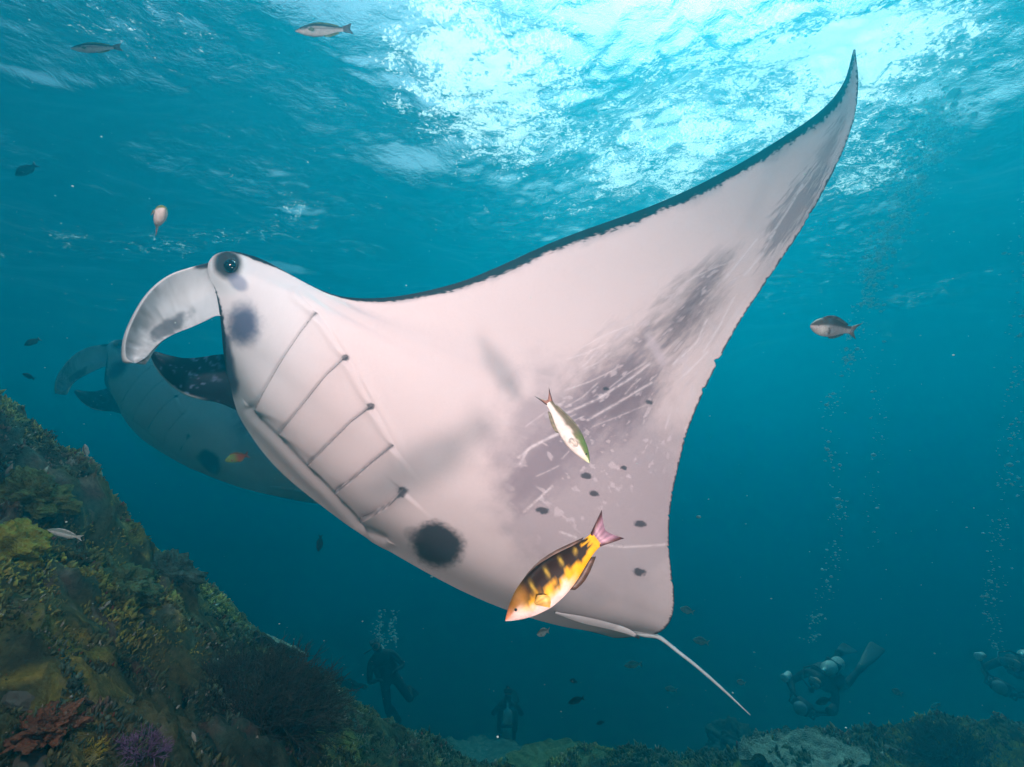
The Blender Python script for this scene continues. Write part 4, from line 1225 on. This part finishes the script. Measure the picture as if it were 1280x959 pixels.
def diver(label, at, fw, up, knee=0.25, spread=0.14, lift=0.0, rig=None, arms='forward', tank_mat=None):
    """at: (u, v, depth) of the pelvis. fw / up: camera-space directions of head and back"""
    p = px(*at); fwv = (CAM @ Vector(fw)).normalized(); upv = CAM @ Vector(up)
    left = upv.cross(fwv).normalized(); upv = fwv.cross(left).normalized()
    root = empty('person'); root.matrix_world = Matrix.Translation(p) @ Matrix((fwv, left, upv)).transposed().to_4x4()
    tag(root, label, 'diver', 'scuba divers in the distance')
    V = [(0, 0, 0), (0.17, 0, 0.03), (0.36, 0, 0.06), (0.47, 0, 0.07), (0.55, 0, 0.10), (0.625, 0, 0.135), (0.70, 0, 0.165)]
    E = [(0, 1), (1, 2), (2, 3), (3, 4), (4, 5), (5, 6)]
    Rr = [(0.135, 0.11), (0.135, 0.11), (0.165, 0.125), (0.13, 0.10), (0.062, 0.062), (0.092, 0.105), (0.07, 0.085)]
    wrists = []
    for s_ in (-1, 1):
        b = len(V)
        V += [(-0.05, s_ * 0.09, -0.01), (-0.43, s_ * spread, -0.06 - knee * 0.4), (-0.80, s_ * (spread + 0.02), -0.08 + knee * 0.5 + lift), (-0.90, s_ * (spread + 0.02), -0.10 + knee * 0.5 + lift)]
        E += [(0, b), (b, b + 1), (b + 1, b + 2), (b + 2, b + 3)]; Rr += [0.095, 0.062, 0.042, 0.045]
        b = len(V)
        if arms == 'forward': el, wr = (0.55, s_ * 0.30, -0.16), (0.76, s_ * 0.17, -0.20)
        else: el, wr = (0.24, s_ * 0.30, -0.12), (0.36, s_ * 0.16, -0.24)
        V += [(0.43, s_ * 0.19, 0.06), el, wr]
        E += [(3, b), (b, b + 1), (b + 1, b + 2)]; Rr += [0.065, 0.046, 0.032]
        d = (Vector(wr) - Vector(el)).normalized(); q = len(V)
        palm = Vector(wr) + d * 0.07
        V.append(tuple(palm)); E.append((b + 2, q)); Rr.append((0.036, 0.022))
        sidev = d.cross(Vector((0, 0, 1))).normalized(); curl = d.cross(sidev).normalized()
        for k in range(4):
            a1 = palm + d * (0.055 - 0.005 * abs(k - 1.4)) + sidev * (0.028 - 0.0187 * k) - curl * -0.012
            a2 = a1 + d * 0.022 + curl * 0.028
            V += [tuple(a1), tuple(a2)]; E += [(q, len(V) - 2), (len(V) - 2, len(V) - 1)]; Rr += [0.0095, 0.0085]
        tb = Vector(wr) + d * 0.035 + sidev * s_ * -0.045; V += [tuple(tb), tuple(tb + d * 0.035 + curl * 0.015)]
        E += [(b + 2, len(V) - 2), (len(V) - 2, len(V) - 1)]; Rr += [0.012, 0.010]
        wrists.append(wr)
    body = skin_body('body', V, E, Rr, MAT_SUIT, root)
    # face plate of skin, mask and regulator on the front of the head (looking forward along x, chin down)
    hx, hz = 0.665, 0.12
    fv, ff = lathe([(-0.02, 0.070), (0.02, 0.074), (0.05, 0.064), (0.075, 0.038), (0.082, 0.010)], 18)
    fc = mesh_obj('face', xform(fv, (hx + 0.035, 0, hz + 0.0), (0, R(20), 0), (1, 0.9, 1.12)), ff, MAT_SKIN, root)
    nv, nf = lathe([(0, 0.016), (0.02, 0.014), (0.034, 0.006)], 8)
    mesh_obj('nose', xform(nv, (hx + 0.11, 0, hz - 0.03), (0, R(20), 0)), nf, MAT_SKIN, fc)
    mv, mf = box_round(0.07, 0.165, 0.085, 0.35)
    mk = mesh_obj('mask', xform(mv, (hx + 0.095, 0, hz + 0.025), (0, R(15), 0)), mf, MAT_RUBBER, root)
    for s_ in (-1, 1):
        gv, gf = box_round(0.012, 0.066, 0.060, 0.3)
        mesh_obj('mask_lens', xform(gv, (hx + 0.134, s_ * 0.038, hz + 0.020), (0, R(15), 0)), gf, MAT_LENS, mk)
    rv, rf = lathe([(0, 0.022), (0.03, 0.036), (0.05, 0.040), (0.062, 0.028), (0.066, 0.008)], 16)
    rg = mesh_obj('regulator', xform(rv, (hx + 0.085, 0, hz - 0.075), (0, R(25), 0)), rf, MAT_RUBBER, root)
    hv, hf = tube([(hx + 0.11, -0.03, hz - 0.085), (hx + 0.06, -0.15, hz - 0.06), (hx - 0.06, -0.22, hz + 0.04), (hx - 0.14, -0.13, hz + 0.13), (hx - 0.15, -0.02, hz + 0.13)], [0.011] * 5, 8)
    mesh_obj('hose', hv, hf, MAT_RUBBER, rg)
    tv, tf = lathe([(-0.33, 0.03), (-0.325, 0.075), (-0.30, 0.092), (0.22, 0.092), (0.27, 0.080), (0.30, 0.048), (0.32, 0.028), (0.35, 0.026)], 22)
    tk = mesh_obj('tank', xform(tv, (0.18, 0, 0.235), (0, R(-6), 0)), tf, tank_mat or MAT_TANK, root)
    vv, vf = lathe([(0.35, 0.02), (0.36, 0.032), (0.40, 0.034), (0.42, 0.02)], 12)
    mesh_obj('valve', xform(vv, (0.18, 0, 0.235), (0, R(-6), 0)), vf, MAT_METAL, tk)
    bv, bf = box_round(0.44, 0.40, 0.22, 0.38)
    vest = mesh_obj('vest', xform(bv, (0.22, 0, 0.075), (0, R(-8), 0)), bf, MAT_VEST, root)
    sv, sf = box_round(0.05, 0.205, 0.20, 0.2)
    mesh_obj('tank_strap', xform(sv, (0.22, 0, 0.235), (0, R(-6), 0)), sf, MAT_RUBBER, vest)
    for s_ in (-1, 1):
        ax, ay, az = -0.86, s_ * (spread + 0.02), -0.09 + knee * 0.5 + lift
        pts, W = [], []
        prof = [(0.10, 0.05, 0.055), (0.02, 0.060, 0.055), (-0.08, 0.062, 0.035), (-0.20, 0.085, 0.012), (-0.40, 0.105, 0.007), (-0.58, 0.115, 0.004), (-0.62, 0.09, 0.003)]
        Vf, Ff = [], []
        for x_, w_, t_ in prof:
            for k in range(10):
                an = 2 * math.pi * k / 10; Vf.append((x_, w_ * math.cos(an), t_ * math.sin(an)))
        for i_ in range(len(prof) - 1):
            for k in range(10):
                k2 = (k + 1) % 10; Ff.append((i_ * 10 + k, i_ * 10 + k2, (i_ + 1) * 10 + k2, (i_ + 1) * 10 + k))
        Ff += [tuple(range(10))[::-1], tuple(range(60, 70))]
        mesh_obj('swim_fin', xform(Vf, (ax, ay, az), (0, R(14 * s_ + 8), 0)), Ff, MAT_FINPALE, root)
    if rig:
        cr = empty('camera_rig'); cr.matrix_world = root.matrix_world @ Matrix.Translation((0.86, 0, -0.21))
        tag(cr, rig, 'camera', 'camera rigs held by divers')
        cv, cf = box_round(0.13, 0.20, 0.17, 0.2); hsg = mesh_obj('housing', cv, cf, MAT_RUBBER, cr)
        dv, df = lathe([(0, 0.085), (0.05, 0.088), (0.075, 0.078), (0.10, 0.055), (0.115, 0.02)], 20)
        mesh_obj('dome_port', xform(dv, (0.06, 0, 0)), df, MAT_LENS, cr)
        for s_ in (-1, 1):
            gv, gf = tube([(0, s_ * 0.10, -0.06), (0, s_ * 0.165, -0.06), (0, s_ * 0.17, 0.06), (0, s_ * 0.10, 0.07)], [0.016] * 4, 8)
            mesh_obj('handle', gv, gf, MAT_RUBBER, cr)
            av, af = tube([(0, s_ * 0.16, 0.06), (-0.02, s_ * 0.25, 0.12), (0.05, s_ * 0.30, 0.22)], [0.018] * 3, 8)
            mesh_obj('arm', av, af, MAT_RUBBER, cr)
            lv, lf = lathe([(-0.10, 0.035), (-0.09, 0.044), (0.02, 0.045), (0.04, 0.055), (0.06, 0.055), (0.07, 0.04)], 18)
            mesh_obj('strobe_head', xform(lv, (0.05, s_ * 0.30, 0.24), (0, R(10), 0)), lf, MAT_WHITE if s_ < 0 else MAT_RUBBER, cr)
    return root

def build_divers():
    diver('scuba diver with camera and pale tank beside the bubble columns', (1038, 846, 7.6), (-0.72, 0.10, 0.62), (0.15, 0.9, 0.25), knee=0.3, rig='underwater camera with one white strobe head held beside the bubble columns')
    diver('scuba diver with pale slanted tank at the end of the low ridge', (1282, 842, 7.4), (-0.80, 0.30, 0.52), (0.25, 0.9, 0.10), knee=0.2, rig='underwater camera with one white strobe head held over the low ridge')
    diver('scuba diver upright in dark suit under a pair of bubble trails', (486, 846, 8.8), (-0.15, 0.85, 0.45), (-0.2, -0.35, -0.9), knee=0.6, spread=0.2, arms='held')
    diver('scuba diver seen from behind with bright teal tank low over the reef', (634, 914, 10.0), (0.02, 0.93, -0.2), (0.0, 0.25, 0.95), knee=0.3, arms='held')
build_divers()

# ------------------------------------------------------------------ bubbles, drifting particles
def blob_cloud(name, pts, rad, mat, sub=1):
    bm = bmesh.new(); bmesh.ops.create_icosphere(bm, subdivisions=sub, radius=1.0)
    bv = np.array([v.co[:] for v in bm.verts]); bf = np.array([[v.index for v in f.verts] for f in bm.faces]); bm.free()
    n = len(pts); rng = np.random.default_rng(n)
    sc = np.stack([rng.uniform(0.9, 1.35, n), rng.uniform(0.9, 1.35, n), rng.uniform(0.55, 0.9, n)], -1) * np.asarray(rad)[:, None]
    V = (bv[None] * sc[:, None] + np.asarray(pts)[:, None]).reshape(-1, 3)
    Fq = (bf[None] + (np.arange(n) * len(bv))[:, None, None]).reshape(-1, 3)
    return np_mesh(name, V, Fq, mat, None, True)

def bubble_mat():
    m, nt, b, out = new_mat('bubble')
    b.inputs['Base Color'].default_value = (0.85, 0.92, 0.93, 1); b.inputs['Roughness'].default_value = 0.15
    n = nd(nt, 'ShaderNodeTexNoise', i_Scale=30.0); r = ramp(nt, n.outputs['Fac'], [(0.3, (0.55, 0.85, 0.88)), (0.7, (0.70, 0.97, 0.97))]); nt.links.new(r.outputs[0], b.inputs['Base Color'])
    lw = nd(nt, 'ShaderNodeLayerWeight', i_Blend=0.4)
    mr = nd(nt, 'ShaderNodeMapRange', i_1=0.0, i_2=1.0, i_3=0.55, i_4=0.95); nt.links.new(lw.outputs['Facing'], mr.inputs[0]); nt.links.new(mr.outputs[0], b.inputs['Alpha'])
    return m

def build_bubbles():
    mat = bubble_mat(); rng = np.random.default_rng(21)
    def plume(label, path, wpx, count, r0, r1, clump=0.5):
        path = np.array(path, float); k = rng.uniform(0, 1, count)
        k = np.clip(np.where(rng.uniform(0, 1, count) < clump, np.round(k * 9) / 9 + rng.normal(0, 0.02, count), k), 0, 1)
        P = spline_rows(path, 200)[np.clip((k * 199).astype(int), 0, 199)]
        w = np.interp(k, [0, 1], wpx)
        uu = P[:, 0] + rng.normal(0, 1, count) * w; vv = P[:, 1] + rng.normal(0, 1, count) * w * 0.6; dd = P[:, 2] + rng.normal(0, 0.12, count)
        pts = np.array([px(a, b, c)[:] for a, b, c in zip(uu, vv, dd)])
        ok = pts[:, 2] < SURF - 0.05
        rad = 1.35 * rng.lognormal(0, 0.5, count) * np.interp(k, [0, 1], [r0, r1])
        o = blob_cloud('bubbles', pts[ok], rad[ok], mat)
        tag(o, label, kind='stuff')
    plume('broad plume of rising bubbles right of the wing tip', [(1085, 380, 7.2), (1100, 320, 7.0), (1135, 250, 6.8), (1165, 170, 6.6), (1185, 90, 6.4), (1215, 10, 6.2)], (7, 26), 1500, 0.007, 0.013)
    plume('thin wavering bubble column above the diver with the camera', [(1012, 800, 7.2), (1030, 745, 7.2), (1050, 660, 7.2), (1036, 540, 7.2), (1062, 440, 7.2), (1085, 380, 7.2)], (5, 9), 420, 0.006, 0.008, 0.75)
    plume('second thin bubble column beside the first', [(1095, 700, 7.8), (1092, 600, 7.8), (1100, 520, 7.8), (1090, 420, 7.6)], (6, 8), 120, 0.005, 0.006, 0.7)
    plume('bubble column over the diver at the end of the ridge', [(1246, 808, 6.7), (1240, 740, 6.7), (1256, 620, 6.7), (1268, 520, 6.7), (1276, 380, 6.7), (1284, 240, 6.6)], (6, 12), 420, 0.006, 0.008, 0.6)
    plume('left hand bubble trail of the upright diver', [(480, 806, 7.4), (474, 790, 7.4), (476, 766, 7.4)], (3.5, 3), 90, 0.008, 0.007, 0.3)
    plume('right hand bubble trail of the upright diver', [(494, 806, 7.4), (490, 785, 7.4), (491, 762, 7.4)], (3, 3), 80, 0.008, 0.007, 0.3)
    # drifting plankton and grit
    n = 900; d = rng.uniform(1.4, 7.0, n)
    pts = np.array([px(a, b, c)[:] for a, b, c in zip(rng.uniform(-20, 1300, n), rng.uniform(0, 960, n), d)])
    ok = (pts[:, 2] < SURF - 0.4) & (pts[:, 2] > reef_z(pts[:, 0], pts[:, 1]) + 0.05)
    o = blob_cloud('plankton', pts[ok], (rng.lognormal(0, 0.5, n) * 0.0011 * (0.5 + d * 0.42))[ok], simple_mat('plankton', (0.46, 0.64, 0.60), 0.6, 0.2, 50))
    tag(o, 'drifting specks of plankton in the water', kind='stuff')
build_bubbles()

# ------------------------------------------------------------------ the two manta rays
build_manta(620, 460, 'large manta ray with pale pinkish white belly, gill slits and one raised wing, brightly lit')
build_manta(260, 190, 'dim green second manta ray swimming in the haze behind the bright one', bend=R(-60), scale=1.42,
            place=(Matrix.Rotation(R(7), 3, 'Z'), Vector(((271 - 640) / F * 6.2, (479.5 - 541) / F * 6.2, -6.2))))
build_haze()
